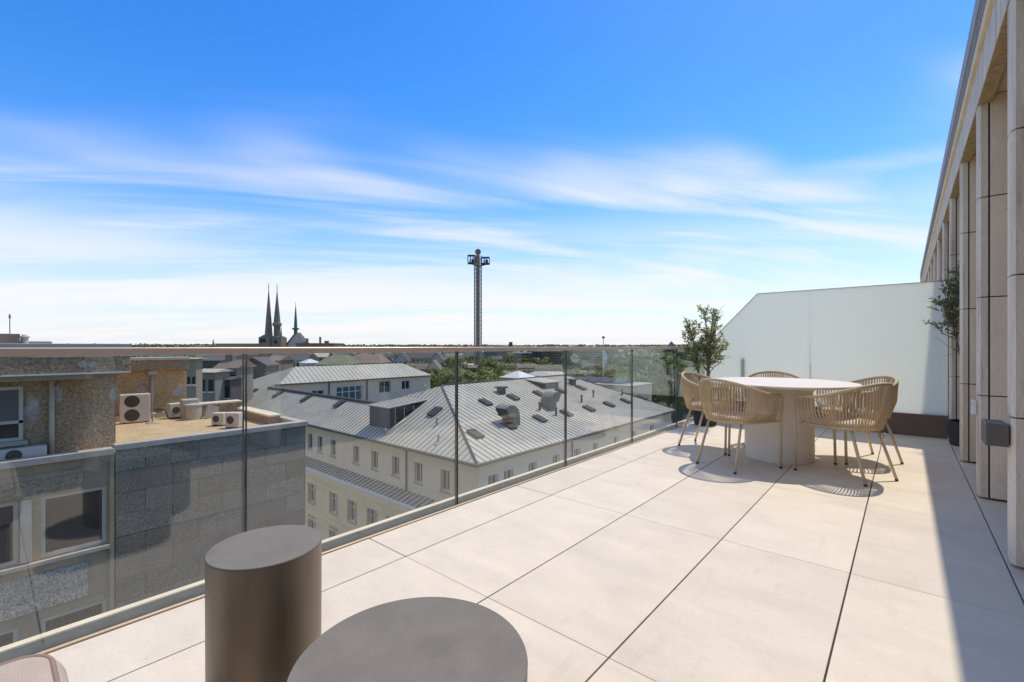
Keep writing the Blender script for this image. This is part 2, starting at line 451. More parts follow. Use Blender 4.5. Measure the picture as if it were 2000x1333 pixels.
M['oliveroof'] = mat('mossy roof', (0.21, 0.205, 0.125), 0.9, var=0.15, scale=0.3, fine=0.15, fscale=3)
M['housewhite'] = mat('off white house wall', (0.50, 0.45, 0.375), 0.9, var=0.08, scale=0.3)
M['housetan'] = mat('tan house wall', (0.37, 0.30, 0.205), 0.9, var=0.08, scale=0.3)
M['housegrey'] = mat('grey house wall', (0.27, 0.235, 0.19), 0.9, var=0.08, scale=0.3)
M['office'] = mat('dark banded office cladding', (0.10, 0.095, 0.085), 0.7, var=0.1, scale=0.2)
M['officepale'] = mat('pale office cladding', (0.36, 0.34, 0.295), 0.8, var=0.1, scale=0.2)
M['copper'] = mat('green copper', (0.085, 0.135, 0.11), 0.6, var=0.15, scale=1)
M['spire'] = mat('dark slate spire', (0.16, 0.11, 0.08), 0.6, base2=(0.29, 0.215, 0.16), scale=0.8, stretch=(1, 1, 0.1))
M['sandstone'] = mat('brown sandstone', (0.25, 0.185, 0.125), 0.9, var=0.15, scale=0.4, fine=0.15, fscale=2)
M['steel'] = mat('galvanised steel', (0.30, 0.285, 0.26), 0.5, metal=0.3, var=0.1)
M['darksteel'] = mat('dark steel', (0.05, 0.05, 0.05), 0.5, metal=0.2, var=0.2)
M['brownsteel'] = mat('brown mast core', (0.30, 0.22, 0.16), 0.6, var=0.1)
M['bannerblue'] = mat('pale blue white banner', (0.30, 0.36, 0.55), 0.8, base2=(0.72, 0.74, 0.8), scale=0.6)
M['solar'] = mat('solar module', (0.05, 0.048, 0.045), 0.45, var=0.2, scale=0.5)
M['flatroof'] = mat('pale flat roof', (0.42, 0.40, 0.33), 0.9, var=0.1, scale=0.3)
M['ground'] = mat('valley ground', (0.07, 0.10, 0.03), 0.95, base2=(0.14, 0.15, 0.07), scale=0.01, world=True)
M['asphalt'] = mat('asphalt', (0.05, 0.05, 0.05), 0.9)
M['ridge'] = mat('wooded ridge', (0.045, 0.06, 0.035), 0.95, base2=(0.10, 0.115, 0.07), scale=0.02, world=True, detail=8)
M['tree_a'] = leaf_mat('broadleaf foliage', (0.07, 0.105, 0.024), (0.20, 0.25, 0.07), 0.6, 0.4)
M['tree_b'] = leaf_mat('yellow green foliage', (0.13, 0.165, 0.03), (0.29, 0.32, 0.09), 0.6, 0.4)
M['tree_c'] = leaf_mat('dark foliage', (0.04, 0.065, 0.022), (0.11, 0.15, 0.055), 0.6, 0.35)
M['farwood'] = leaf_mat('far woodland', (0.045, 0.065, 0.03), (0.11, 0.14, 0.06), 0.8, 0.3)

# ------------------------------------------------------------------ terrace floor
TX = [-2.322, -1.98, -1.386, -0.793, -0.202, 0.386, 0.98]
TY = [-2.46, -1.16, 0.14, 1.44, 2.742, 4.045, 5.37, 6.66, 7.50]
floor = MB().box(-2.322, 0.985, -2.46, 7.50, -0.20, -0.022).build('terrace_floor', M['joint'])
tag(floor, 'cream stone terrace floor of large rectangular slabs', kind='structure')
rf = random.Random(3)
for i in range(len(TX) - 1):
    gx = [0.0035, 0.0035, 0.003, 0.003, 0.0035, 0.0035, 0.002][i]
    for j in range(len(TY) - 1):
        gy0, gy1 = 0.0014, 0.0014
        if i == 0: gy0 = gy1 = 0.003
        x0 = TX[i] + (0.0 if i == 0 else gx); x1 = TX[i+1] - gx
        y0 = TY[j] + gy0; y1 = TY[j+1] - gy1
        cx, cy = (x0+x1)/2, (y0+y1)/2
        b = MB().cbox(x0-cx, x1-cx, y0-cy, y1-cy, -0.02, 0.0, 0.0012)
        o = b.build('floor_tile', M['tile'], floor)
        o.location = (cx, cy, rf.uniform(-0.0004, 0.0004))

# ------------------------------------------------------------------ glass balustrade
bal = empty('glass_balustrade', (-2.40, 2.8, 0))
tag(bal, 'frameless glass balustrade with slim bronze handrail along the terrace edge', 'balustrade')
def bpart(mb, name, m):
    o = mb.build(name, m, bal); o.matrix_parent_inverse = bal.matrix_world.inverted(); o.location = (0, 0, 0)
    return o
bpy.context.view_layer.update()
GX = -2.362
seams = [-1.88, -0.539, 0.802, 2.144, 3.486, 4.828, 6.168, 7.44]
for a, b in zip(seams, seams[1:]):
    pane = bpart(MB().box(GX-0.0085, GX+0.0085, a+0.006, b-0.006, -0.03, 1.062), 'glass_pane', M['glass'])
    for yy in (a+0.006, b-0.006):
        e = bpart(MB().box(GX-0.0088, GX+0.0088, yy-0.0012, yy+0.0012, -0.012, 1.0655), 'pane_edge', M['glass_edge'])
        e.parent = pane
bpart(MB().cbox(GX-0.025, GX+0.025, -1.95, 7.46, 1.064, 1.0955, 0.003), 'handrail', M['rail'])
bpart(MB().box(GX+0.0095, GX+0.0155, -1.95, 7.46, -0.12, -0.010), 'rubber_gasket', M['black'])
bpart(MB().cbox(GX+0.016, GX+0.033, -1.95, 7.46, -0.12, 0.006, 0.002), 'inner_lip', M['lip'])
bpart(MB().cbox(GX-0.085, GX-0.0095, -1.95, 7.46, -0.14, -0.004, 0.002), 'base_channel', M['shoe'])
bpart(MB().cbox(GX-0.135, GX-0.0855, -1.95, 7.46, -0.20, 0.004, 0.003), 'outer_coping', M['shoe_pale'])

# ------------------------------------------------------------------ frosted privacy screen
SY = 7.50
scr = empty('privacy_screen', (-1.0, SY, 0))
tag(scr, 'tall frosted glass privacy screen on a brown metal base at the terrace end', 'privacy screen')
def prism_xz(pts, y0, y1):
    m = MB(); n = len(pts)
    m.quad(*[(x, y0, z) for x, z in pts]); m.quad(*[(x, y1, z) for x, z in reversed(pts)])
    for k in range(n):
        a, b = pts[k], pts[(k+1) % n]
        m.quad((a[0], y0, a[1]), (a[0], y1, a[1]), (b[0], y1, b[1]), (b[0], y0, b[1]))
    return m
def spart(mb, name, m):
    o = mb.build(name, m, scr); o.matrix_parent_inverse.identity(); o.location = (1.0, -SY, 0); return o
spart(prism_xz([(-2.42, 0.27), (-1.0015, 0.27), (-1.0015, 1.882), (-1.66, 1.882), (-2.42, 1.09)], SY, SY+0.012), 'frosted_pane', M['frosted'])
spart(prism_xz([(-0.9985, 0.27), (0.385, 0.27), (0.385, 1.882), (-0.9985, 1.882)], SY, SY+0.012), 'frosted_pane', M['frosted'])
spart(MB().box(-0.9988, -1.0012, SY+0.001, SY+0.011, 0.62, 0.86), 'joint_seal', M['black'])
spart(MB().box(-1.66, -1.0015, SY-0.002, SY+0.014, 1.8825, 1.887), 'edge_trim', M['glass_edge'])
spart(MB().box(-0.9985, 0.385, SY-0.002, SY+0.014, 1.8825, 1.887), 'edge_trim', M['glass_edge'])
dg = Vector((0.76, 0, 0.792)).normalized()
spart(MB().obox((-2.42, SY-0.002, 1.0915), dg, (0, 1, 0), (-dg.z, 0, dg.x), 1.095, 0.016, 0.005), 'edge_trim', M['glass_edge'])
spart(MB().cbox(-2.45, 0.385, SY-0.035, SY+0.06, 0.004, 0.268, 0.003), 'base_box', M['panelbrown'])
spart(MB().cbox(-1.885, -1.835, SY+0.02, SY+0.05, 0.268, 0.93, 0.003), 'rear_post', M['greymetal'])

# ------------------------------------------------------------------ terrace building (fins, beam, eaves)
tb = empty('terrace_building', (0.4, 6, 0))
tag(tb, 'pale stone building with a row of upright fins under a long grey cornice', 'building')
def child(mb, name, m, par, off=None):
    o = mb.build(name, m, par)
    p = par
    acc = Vector((0, 0, 0))
    while p is not None:
        acc += p.location; p = p.parent
    o.location = -acc if off is None else off
    return o
FX = 0.40
zj = [0.012, 0.745, 1.455, 2.175, 2.90]
fin_y = [-2.15 + 1.37 * k for k in range(0, 17)]
for k, y in enumerate(fin_y):
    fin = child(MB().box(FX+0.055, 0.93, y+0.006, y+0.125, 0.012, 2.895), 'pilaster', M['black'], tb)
    for a, b in zip(zj, zj[1:]):
        a2, b2 = a + 0.004, b - 0.004
        # nose of the fin: chamfered concrete piece
        pts = [(FX+0.008, y+0.135), (FX, y+0.125), (FX, y+0.03), (FX+0.014, y), (FX+0.050, y), (FX+0.050, y+0.135)]
        m = MB(); n = len(pts)
        m.quad(*[(x, yy, b2) for x, yy in reversed(pts)]); m.quad(*[(x, yy, a2) for x, yy in pts])
        for q in range(n):
            p0, p1 = pts[q], pts[(q+1) % n]
            m.quad((p0[0], p0[1], a2), (p0[0], p0[1], b2), (p1[0], p1[1], b2), (p1[0], p1[1], a2))
        o = m.build('nose_block', M['stonegrey'], fin)
        o2 = MB().cbox(FX+0.060, 0.93, y-0.002, y+0.004, a2, b2, 0.0015).build('stone_panel', M['stonewall'], fin)
        o3 = MB().cbox(FX+0.060, 0.93, y+0.127, y+0.133, a2, b2, 0.0015).build('stone_panel', M['stonewall'], fin)
    if k < len(fin_y) - 1:
        y1 = y + 0.135; y2 = fin_y[k+1]
        wn = child(MB().box(0.935, 0.95, y1-0.1, y2+0.1, 0.012, 2.88), 'window', M['winglass'], tb)
        fr = MB()
        for (ya, yb, za, zb) in ((y1, y1+0.06, 0.012, 2.88), (y2-0.06, y2, 0.012, 2.88), (y1+0.06, y2-0.06, 2.80, 2.88), (y1+0.06, y2-0.06, 0.012, 0.09), (y1+0.06, y2-0.06, 2.10, 2.15)):
            fr.box(0.90, 0.934, ya, yb, za, zb)
        fr.build('frame', M['panelbrown'], wn)
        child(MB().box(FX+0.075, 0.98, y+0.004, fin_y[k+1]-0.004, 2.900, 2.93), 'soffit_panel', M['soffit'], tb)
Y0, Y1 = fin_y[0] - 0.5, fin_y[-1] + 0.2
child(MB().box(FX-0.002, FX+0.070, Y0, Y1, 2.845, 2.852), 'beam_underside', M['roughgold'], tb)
child(MB().cbox(FX-0.004, FX+0.070, Y0, Y1, 2.8525, 3.13, 0.008), 'beam', M['stonegrey'], tb)
child(MB().box(FX+0.071, 1.6, Y0, Y1, 2.931, 3.60), 'upper_wall', M['stonewall'], tb)
child(MB().cbox(FX-0.024, FX+0.070, Y0, Y1, 3.132, 3.212, 0.004), 'ledge', M['shoe_pale'], tb)
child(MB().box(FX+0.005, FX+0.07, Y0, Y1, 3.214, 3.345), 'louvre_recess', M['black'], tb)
lv = MB()
yy = 0.6
while yy < Y1:
    lv.box(FX-0.028, FX+0.004, yy, yy+0.03, 3.215, 3.343); yy += 0.075 if yy < 9 else 0.15
lo = child(lv, 'louvre_slats', M['greymetal'], tb); lo['kind'] = 'stuff'
child(MB().cbox(FX-0.032, FX+0.10, Y0, Y1, 3.346, 3.50, 0.006), 'eaves_fascia', M['greymetal'], tb)
child(MB().box(0.986, 1.02, Y0, Y1, -0.2, 0.011), 'base_kerb', M['stonegrey'], tb)
child(MB().box(0.951, 1.6, Y0, Y1, 0.012, 2.93), 'inner_wall', M['grey'], tb)

wl = empty('wall_lamp', (0.36, 3.45, 0.594))
tag(wl, 'taupe metal box lamp fixed on the nearest stone fin', 'wall lamp')
MB().cbox(-0.048, 0.034, -0.10, 0.10, 0, 0.113, 0.003).build('casing', M['lampbox'], wl)
MB().box(0.0345, 0.042, -0.05, 0.05, 0.02, 0.09).build('back_plate', M['lampbox'], wl)
sb = empty('sensor_box', (0.398, 4.78, 0.60))
tag(sb, 'small white sensor box on the second stone fin', 'sensor')
MB().cbox(-0.028, 0, -0.035, 0.03, 0, 0.105, 0.006).build('casing', M['white'], sb)
MB().box(-0.0295, -0.0282, -0.012, 0.012, 0.06, 0.085).build('sensor_lens', M['greymetal'], sb)

# ------------------------------------------------------------------ dining table
TC = Vector((-0.95, 5.15, 0))
dt = empty('dining_table', TC)
tag(dt, 'round white stone dining table on a thick drum pedestal', 'table')
MB().lathe([(0.30, 0.0015), (0.292, 0.35), (0.28, 0.62), (0.285, 0.66), (0.31, 0.690), (0.36, 0.7035)], 64).disc(0.30, 0.0015, 64, up=False).build('pedestal', M['tabletop'], dt)
MB().lathe([(0.0, 0.702), (0.42, 0.704), (0.60, 0.722), (0.652, 0.735), (0.660, 0.742), (0.658, 0.749), (0.648, 0.752), (0.0, 0.752)], 96, sharp=(6,)).build('table_top', M['tabletop'], dt)

# ------------------------------------------------------------------ dining chairs
def chair_meshes():
    A0 = R(128)
    def rim(s):                     # s -1..1 from the right arm round the back to the left arm
        ph = s * A0
        x = 0.305 * math.sin(ph); y = -0.285 * math.cos(ph)
        if abs(ph) > R(90): x = math.copysign(0.305 - 0.035 * ((abs(ph) - R(90)) / (A0 - R(90))) ** 1.5, s)
        y = y if abs(ph) < R(90) else 0.285 * (abs(ph) - R(90)) / (A0 - R(90)) * 0.86
        z = 0.665 + 0.135 * (0.5 + 0.5 * math.cos(math.pi * min(abs(s) * 1.02, 1)))
        return Vector((x, y, z))
    def ring(s):
        ph = s * A0
        x = 0.235 * math.sin(ph); y = -0.225 * math.cos(ph)
        if abs(ph) > R(90): x = math.copysign(0.235 + 0.012 * ((abs(ph) - R(90)) / (A0 - R(90))), s)
        y = y if abs(ph) < R(90) else 0.225 * (abs(ph) - R(90)) / (A0 - R(90)) * 1.02
        return Vector((x, y, 0.425))
    fr = MB()
    pts = [rim(-1 + 2 * k / 40) for k in range(41)]
    def legpts(sg):
        e = rim(sg)
        return [e + Vector((0, 0.022, -0.006)), e + Vector((0, 0.036, -0.028)), e + Vector((sg*-0.002, 0.040, -0.06)), Vector((sg*0.262, e.y+0.030, 0.42)), Vector((sg*0.266, 0.268, 0.012))]
    full = list(reversed(legpts(-1))) + pts + legpts(1)
    rp = MB().tube(pts, 0.0145, 8)
    fr2 = MB().tube(list(reversed(legpts(-1)))[0:5] + [pts[0]], 0.0115, 8)
    fl = MB().tube([pts[-1]] + legpts(1), 0.0115, 8)
    rp2 = [MB().tube([Vector((sg*0.165, -0.135, 0.425)), Vector((sg*0.198, -0.262, 0.012))], 0.0115, 8) for sg in (-1, 1)]
    seatring = MB().tube([ring(-1 + 2 * k / 32) for k in range(33)], 0.011, 6)
    seatring.tube([ring(-1), ring(1)], 0.011, 6)
    seatring.tube([Vector((-0.165, -0.135, 0.420)), Vector((0.165, -0.135, 0.420))], 0.009, 6)
    seatring.tube([ring(1), Vector((0.262, rim(1).y + 0.03, 0.425))], 0.009, 6)
    seatring.tube([ring(-1), Vector((-0.262, rim(-1).y + 0.03, 0.425))], 0.009, 6)
    ropes = MB()
    n = 108
    rr = random.Random(5)
    for k in range(n + 1):
        s = -0.985 + 1.97 * k / n
        lean = 0.012 * (1 if k % 2 else -1)
        a = rim(s); b = ring(max(-1, min(1, s + lean)))
        c = b - (Vector((0, 0, 0.425))); 
        out_ = Vector((a.x, a.y, 0)).normalized()
        mid = (a + b) / 2 + out_ * (0.020 + (0.006 if k % 2 else -0.006)) + Vector((0, 0, -0.01))
        off = out_ * (0.010 if k % 2 else -0.008)
        ropes.tube([a + off, mid + off*0.5, b + off + Vector((0, 0, -0.006))], 0.0043, 4, caps=False)
    seat = MB()                     # woven seat plate
    pl = [ring(-1 + 2 * k / 32) for k in range(33)]
    seat.quad(*[(p.x, p.y, 0.428) for p in pl]); seat.quad(*[(p.x, p.y, 0.418) for p in reversed(pl)])
    for p, q in zip(pl, pl[1:] + pl[:1]): seat.quad((p.x,p.y,0.418), (q.x,q.y,0.418), (q.x,q.y,0.428), (p.x,p.y,0.428))
    cu = MB()
    sc_ = [(0.90, 0.4285), (0.955, 0.436), (0.965, 0.452), (0.94, 0.466), (0.86, 0.473), (0.5, 0.476), (0.0, 0.477)]
    i0 = 0
    for (f, z) in sc_:
        for p in pl: cu.v.append((p.x * f, p.y * f + 0.004, z))
    n2 = len(pl)
    for a in range(len(sc_) - 1):
        for j in range(n2):
            j2 = (j + 1) % n2
            cu.f.append((a*n2+j, a*n2+j2, (a+1)*n2+j2, (a+1)*n2+j)); cu.sm.append(True)
    feet = [MB().lathe([(0.0, 0.0), (0.0105, 0.0), (0.0125, 0.003), (0.0125, 0.016), (0.0, 0.016)], 10, c=c) for c in
            ((-0.266, 0.268, 0.0005), (0.266, 0.268, 0.0005), (-0.198, -0.262, 0.0005), (0.198, -0.262, 0.0005))]
    return [('back_rim', rp, 'rope'), ('leg', fr2, 'chairframe'), ('leg', fl, 'chairframe'), ('leg', rp2[0], 'chairframe'), ('leg', rp2[1], 'chairframe'),
            ('seat_frame', seatring, 'chairframe'), ('rope_weave', ropes, 'rope'), ('seat', seat, 'rope'), ('cushion', cu, 'cushion')], feet
parts, feet = chair_meshes()
ch0 = empty('dining_chair')
legs = []
for nm, mb, mk in parts:
    o = mb.build(nm, M[mk], ch0)
    if nm == 'leg': legs.append(o)
    if nm == 'rope_weave': o['kind'] = 'stuff'
for lg, fm in zip(legs, feet): fm.build('foot', M['foot'], lg)
chairs = [(248, 0.655, 0, 'tan rope chair with its back to the lens at the near left of the table'),
          (329.5, 0.665, 3, 'tan rope chair nearest the lens, at the near right of the table'),
          (37.5, 0.755, -2, 'tan rope chair at the far right of the table, beside the stone fins'),
          (104, 0.665, 2, 'tan rope chair behind the table, mostly hidden by the white top'),
          (176.5, 0.665, -3, 'tan rope chair on the balustrade side of the table, before the olive tree')]
for k, (an, rad, tw, lab) in enumerate(chairs):
    c = ch0 if k == 0 else copy_tree(ch0)
    a = R(an)
    c.location = (TC.x + rad * math.cos(a), TC.y + rad * math.sin(a), 0)
    c.rotation_euler = (0, 0, a + R(90) + R(tw))
    tag(c, lab, 'chair', 'rope chairs round the dining table')

# ------------------------------------------------------------------ side tables, sofa
st = empty('side_table', (-1.462, 0.556, 0))
tag(st, 'tall brown cylinder side table beside the glass balustrade', 'side table')
MB().lathe([(0.150, 0.002), (0.153, 0.01), (0.154, 0.30), (0.1545, 0.494)], 96).disc(0.150, 0.002, 64, up=False).build('body', M['bronzeside'], st)
MB().lathe([(0.1545, 0.4945), (0.1548, 0.497), (0.1535, 0.5), (0.0, 0.5)], 96, sharp=(2,)).build('top', M['concrete'], st)
ct = empty('coffee_table', (-0.892, 0.668, 0))
tag(ct, 'low wide round taupe table in the foreground', 'coffee table')
MB().lathe([(0.270, 0.002), (0.274, 0.01), (0.2755, 0.344)], 96).disc(0.270, 0.002, 64, up=False).build('body', M['bronzeside'], ct)
MB().lathe([(0.2755, 0.3445), (0.276, 0.347), (0.2745, 0.35), (0.0, 0.35)], 128, sharp=(2,)).build('top', M['concrete'], ct)

sf = empty('sofa', (-1.065, -0.62, 0))
tag(sf, 'beige upholstered outdoor seat with dark piping at the lower left edge', 'sofa')
def soft_box(hx, hy, z0, z1, r, n=6, puff=0.0):
    m = MB(); rows = []
    prof = []
    for k in range(n + 1):
        a = math.pi / 2 * k / n
        prof.append((r - r * math.cos(a), z0 + r - r * math.sin(a)) if False else (r * (1 - math.sin(a)), z0 + r * (1 - math.cos(a))))
    prof = prof[:]                                        # bottom to side
    top = [(r * (1 - math.cos(math.pi/2*k/n)), z1 - r + r * math.sin(math.pi/2*k/n)) for k in range(n + 1)]
    prof = prof + top
    nc = 8; rc = max(r * 1.6, 0.03)
    def ringp(inset):
        q = []
        for (sx, sy, a0) in ((1, 1, 0), (-1, 1, 90), (-1, -1, 180), (1, -1, 270)):
            for k in range(nc + 1):
                a = R(a0 + 90 * k / nc)
                q.append(((hx - rc) * sx + (rc - inset) * math.cos(a), (hy - rc) * sy + (rc - inset) * math.sin(a)))
        return q
    for ins, z in prof:
        for (x, y) in ringp(min(ins, rc * 0.98)): m.v.append((x, y, z))
    nn = 4 * (nc + 1)
    for a in range(len(prof) - 1):
        for j in range(nn):
            j2 = (j + 1) % nn
            m.f.append((a*nn+j, a*nn+j2, (a+1)*nn+j2, (a+1)*nn+j)); m.sm.append(True)
    i0 = (len(prof) - 1) * nn
    # softly domed top
    rings = [0.7, 0.35]
    base_i = i0
    for q, f in enumerate(rings):
        st_i = len(m.v)
        for j in range(nn):
            x, y, z = m.v[i0 + j]
            m.v.append((x * f, y * f, z1 + puff * (1 - f)))
        for j in range(nn):
            j2 = (j + 1) % nn
            m.f.append((base_i+j, base_i+j2, st_i+j2, st_i+j)); m.sm.append(True)
        base_i = st_i
    m.f.append(tuple(base_i + j for j in range(nn))); m.sm.append(True)
    m.f.append(tuple(nn - 1 - j for j in range(nn))); m.sm.append(False)
    return m, ringp
cm, rgp = soft_box(0.44, 0.74, 0.24, 0.418, 0.055, puff=0.014)
cus = cm.build('seat_cushion', M['sofa'], sf)
MB().tube([(x, y, 0.4085) for x, y in rgp(0.024)], 0.0055, 6, close=True).build('piping', M['piping'], cus)
MB().cbox(-0.42, 0.42, -0.72, 0.70, 0.06, 0.238, 0.012).build('base', M['sofa'], sf)
for sx in (-1, 1):
    for sy in (-1, 1): MB().box(sx*0.36-0.02, sx*0.36+0.02, sy*0.64-0.02, sy*0.64+0.02, 0.0005, 0.0595).build('leg', M['foot'], sf)

# ------------------------------------------------------------------ olive trees in pots
def olive(loc, pot_r, pot_h, height, crown_r, z_low, seed, lab, potlab, lean=(0, 0), n_br=60, nleaf=20):
    rr = random.Random(seed)
    pt = empty('plant_pot', loc); tag(pt, potlab, 'plant pot', 'dark planters holding olive trees')
    pr = [(pot_r*0.86, 0.002), (pot_r*0.95, pot_h*0.4), (pot_r, pot_h-0.006), (pot_r-0.004, pot_h), (pot_r-0.016, pot_h), (pot_r-0.02, pot_h-0.05)]
    MB().lathe(pr, 40, sharp=(2, 4)).disc(pot_r*0.86, 0.002, 40, up=False).build('body', M['pot'], pt)
    MB().disc(pot_r-0.018, pot_h-0.035, 40).build('soil', M['soil'], pt)
    tr = empty('olive_tree', (loc[0], loc[1], pot_h-0.036)); tag(tr, lab, 'tree', 'potted olive trees')
    H = height - pot_h + 0.035
    zl = z_low - pot_h + 0.035
    trunk = MB(); leaves = MB(); tw = []
    def grow(p, d, ln, r, n, wob, rise):
        pts = [p.copy()]
        for k in range(n):
            d = (d + Vector((rr.uniform(-wob, wob), rr.uniform(-wob, wob), rr.uniform(-wob, wob) + rise))).normalized()
            pts.append(pts[-1] + d * ln / n)
        trunk.tube(pts, [r * (1 - 0.7 * k / n) for k in range(n + 1)], 6 if r > 0.006 else 4)
        return pts
    def leaf(p, d):
        d = (d * 0.6 + Vector((rr.uniform(-1, 1), rr.uniform(-1, 1), rr.uniform(-.6, 1)))).normalized()
        sd = d.cross(Vector((rr.uniform(-1, 1), rr.uniform(-1, 1), rr.uniform(-1, 1)))).normalized()
        ln = rr.uniform(0.032, 0.060); wd = ln * rr.uniform(0.14, 0.20)
        leaves.quad(p, p + d*ln*0.45 + sd*wd, p + d*ln, p + d*ln*0.45 - sd*wd)
    inside = lambda q: ((q.x - lean[0])**2 + (q.y - lean[1])**2)**0.5 < crown_r * (0.30 + 0.80 * math.sin(math.pi * min(max((q.z - zl) / (H - zl), 0.02), 0.98)**0.85)) 
    stems = []
    for k in range(4):
        a = 2 * math.pi * k / 4 + rr.uniform(-.5, .5)
        st_ = grow(Vector((0.02*math.cos(a), 0.02*math.sin(a), 0)), Vector((0.10*math.cos(a) + lean[0]*0.6, 0.10*math.sin(a) + lean[1]*0.6, 1)), H * rr.uniform(0.78, 0.97), rr.uniform(0.011, 0.02), 10, 0.07, 0.03)
        stems.append(st_)
    for b in range(n_br):
        st_ = rr.choice(stems); f = rr.uniform(0, 1)
        z = zl * 0.95 + (st_[-1].z - zl * 0.95) * f
        i = max(0, min(9, next((q for q in range(10) if st_[q+1].z >= z), 9)))
        p0 = st_[i].lerp(st_[i+1], rr.random()); an = rr.uniform(0, 2*math.pi)
        d = Vector((math.cos(an), math.sin(an), rr.uniform(0.6, 1.8))).normalized()
        pts = grow(p0, d, crown_r * rr.uniform(0.6, 1.25) * (1.05 - 0.45 * f), 0.0045, 6, 0.22, -0.02)
        pts = [q for q in pts if inside(q)]
        if len(pts) < 2: continue
        tw.append(pts)
        for q in range(rr.randint(1, 3)):
            j = rr.randrange(1, len(pts)); an = rr.uniform(0, 2*math.pi)
            p2 = grow(pts[j], Vector((math.cos(an), math.sin(an), rr.uniform(-0.1, 1.4))).normalized(), crown_r * rr.uniform(0.25, 0.5), 0.0025, 4, 0.25, 0.0)
            p2 = [u for u in p2 if inside(u)]
            if len(p2) > 1: tw.append(p2)
    for pts in tw:
        n = len(pts) - 1
        for q in range(int(nleaf * n / 5) + 3):
            t = n * (q + rr.random()) / (int(nleaf * n / 5) + 3); i = min(int(t), n - 1)
            leaf(pts[i].lerp(pts[i+1], t - i), (pts[i+1] - pts[i]).normalized())
    trunk.build('trunk', M['bark'], tr)
    lo_ = leaves.build('crown', M['olive'], tr)
    return tr
olive((-2.13, 6.62, 0), 0.165, 0.27, 1.77, 0.315, 0.72, 11, 'slender leafy olive tree in the corner between glass balustrade and frosted screen', 'dark planter in the corner behind the left rope chair', n_br=92, nleaf=15)
olive((0.535, 7.10, 0), 0.18, 0.27, 1.93, 0.44, 1.12, 23, 'olive tree leaning out from between the stone fins at the right', 'charcoal planter between the stone fins beside the frosted screen', lean=(-0.02, -0.05), n_br=62, nleaf=16)
# ================================================================== THE CITY BEYOND
def kid(mb, name, m, par, kind=None):
    """a part given in world coordinates, under a thing whose Empty stands anywhere"""
    o = mb.build(name, m, par)
    acc = Vector((0, 0, 0)); p = par
    while p is not None: acc += p.location; p = p.parent
    o.location = -acc
    if kind: o['kind'] = kind
    return o
def shared(me, name, m, par, loc, rot=(0, 0, 0), scale=(1, 1, 1)):
    o = link(name, me, m, par)
    acc = Vector((0, 0, 0)); p = par
    while p is not None: acc += p.location; p = p.parent
    o.location = Vector(loc) - acc; o.rotation_euler = rot; o.scale = scale
    return o
UP = Vector((0, 0, 1))
def window(par, o, u, n, w_, h_, depth, fm, pm, bars=1, sill=True, t=0.07, cross=False, name='window'):
    """frame, pane and sill set back in an opening; o lower left corner on the wall face"""
    o = Vector(o); u = Vector(u); n = Vector(n)
    b = o - n * (depth - 0.02)
    pane = kid(MB().obox(b - n*0.012 + u*0.02 + UP*0.02, u, UP, n, w_-0.04, h_-0.04, 0.012), name, pm, par)
    fr = MB()
    fr.obox(b, u, UP, n, t, h_, 0.05).obox(b + u*(w_-t), u, UP, n, t, h_, 0.05)
    fr.obox(b + u*t, u, UP, n, w_-2*t, t, 0.05).obox(b + u*t + UP*(h_-t), u, UP, n, w_-2*t, t, 0.05)
    for k in range(bars): fr.obox(b + u*((k+1)*w_/(bars+1) - t/2) + UP*t, u, UP, n, t, h_-2*t, 0.048)
    if cross: fr.obox(b + u*t + UP*(h_*0.66), u, UP, n, w_-2*t, t*0.8, 0.046)
    kid(fr, 'frame', fm, pane)
    if sill: kid(MB().obox(o - u*0.08 - UP*0.12 - n*0.03, u, UP, n, w_+0.16, 0.115, 0.16), 'sill', M['frame'], pane)
    return pane

# ------------------------------------------------------------------ terrain
def ground_z(r):
    k = [(0, -24), (120, -25), (250, -31), (420, -40), (650, -42), (900, -38), (1400, -24), (2200, -8), (3200, 6), (4500, 14), (9000, 20)]
    for (a, za), (b, zb) in zip(k, k[1:]):
        if r <= b: return za + (zb - za) * (r - a) / (b - a)
    return k[-1][1]
tm = MB(); rings = [0, 40, 90, 150, 220, 300, 400, 520, 660, 820, 1000, 1250, 1600, 2000, 2500, 3100, 3800, 4600, 6000, 9000]; ns = 96
rt = random.Random(12)
for r in rings:
    for j in range(ns):
        a = 2*math.pi*j/ns
        h = ground_z(r)
        if r > 1200: h += (math.sin(a*7+1)*0.5 + math.sin(a*13.0+2.2)*0.35 + math.sin(a*29)*0.25) * (r/2400) * 3.2
        tm.v.append((r*math.cos(a), r*math.sin(a), h))
for i in range(len(rings)-1):
    for j in range(ns):
        j2 = (j+1) % ns
        tm.f.append((i*ns+j, (i+1)*ns+j, (i+1)*ns+j2, i*ns+j2)); tm.sm.append(True)
tag(tm.build('ground', M['ground']), 'valley ground and far hills', kind='structure')
tag(MB().box(-16.0, -4.0, -40, 20.5, -24.3, -23.7).build('street', M['asphalt']), 'street far below the terrace', kind='structure')
tag(MB().box(-120, -4, 14.2, 21.2, -24.3, -23.6).build('side_street', M['asphalt']), 'side street far below', kind='structure')
# the lower storeys under the terrace
tbl = kid(MB().box(-2.50, 1.6, -3.0, 21, -24, -0.205), 'lower_storeys', M['stonewall'], tb)

# ------------------------------------------------------------------ granite building across the street
gb = empty('granite_building', (-17, 4, -24))
tag(gb, 'flat roofed office building with a grey granite wall and brown pebbledash penthouse', 'building')
GX0 = -17.0
kid(MB().box(-26.0, GX0-0.035, 2.41, 7.83, -24, -2.201), 'body', M['slate'], gb)
kid(MB().box(-26.0, GX0-0.6, -6, 2.409, -24, -2.201), 'body', M['grey'], gb)
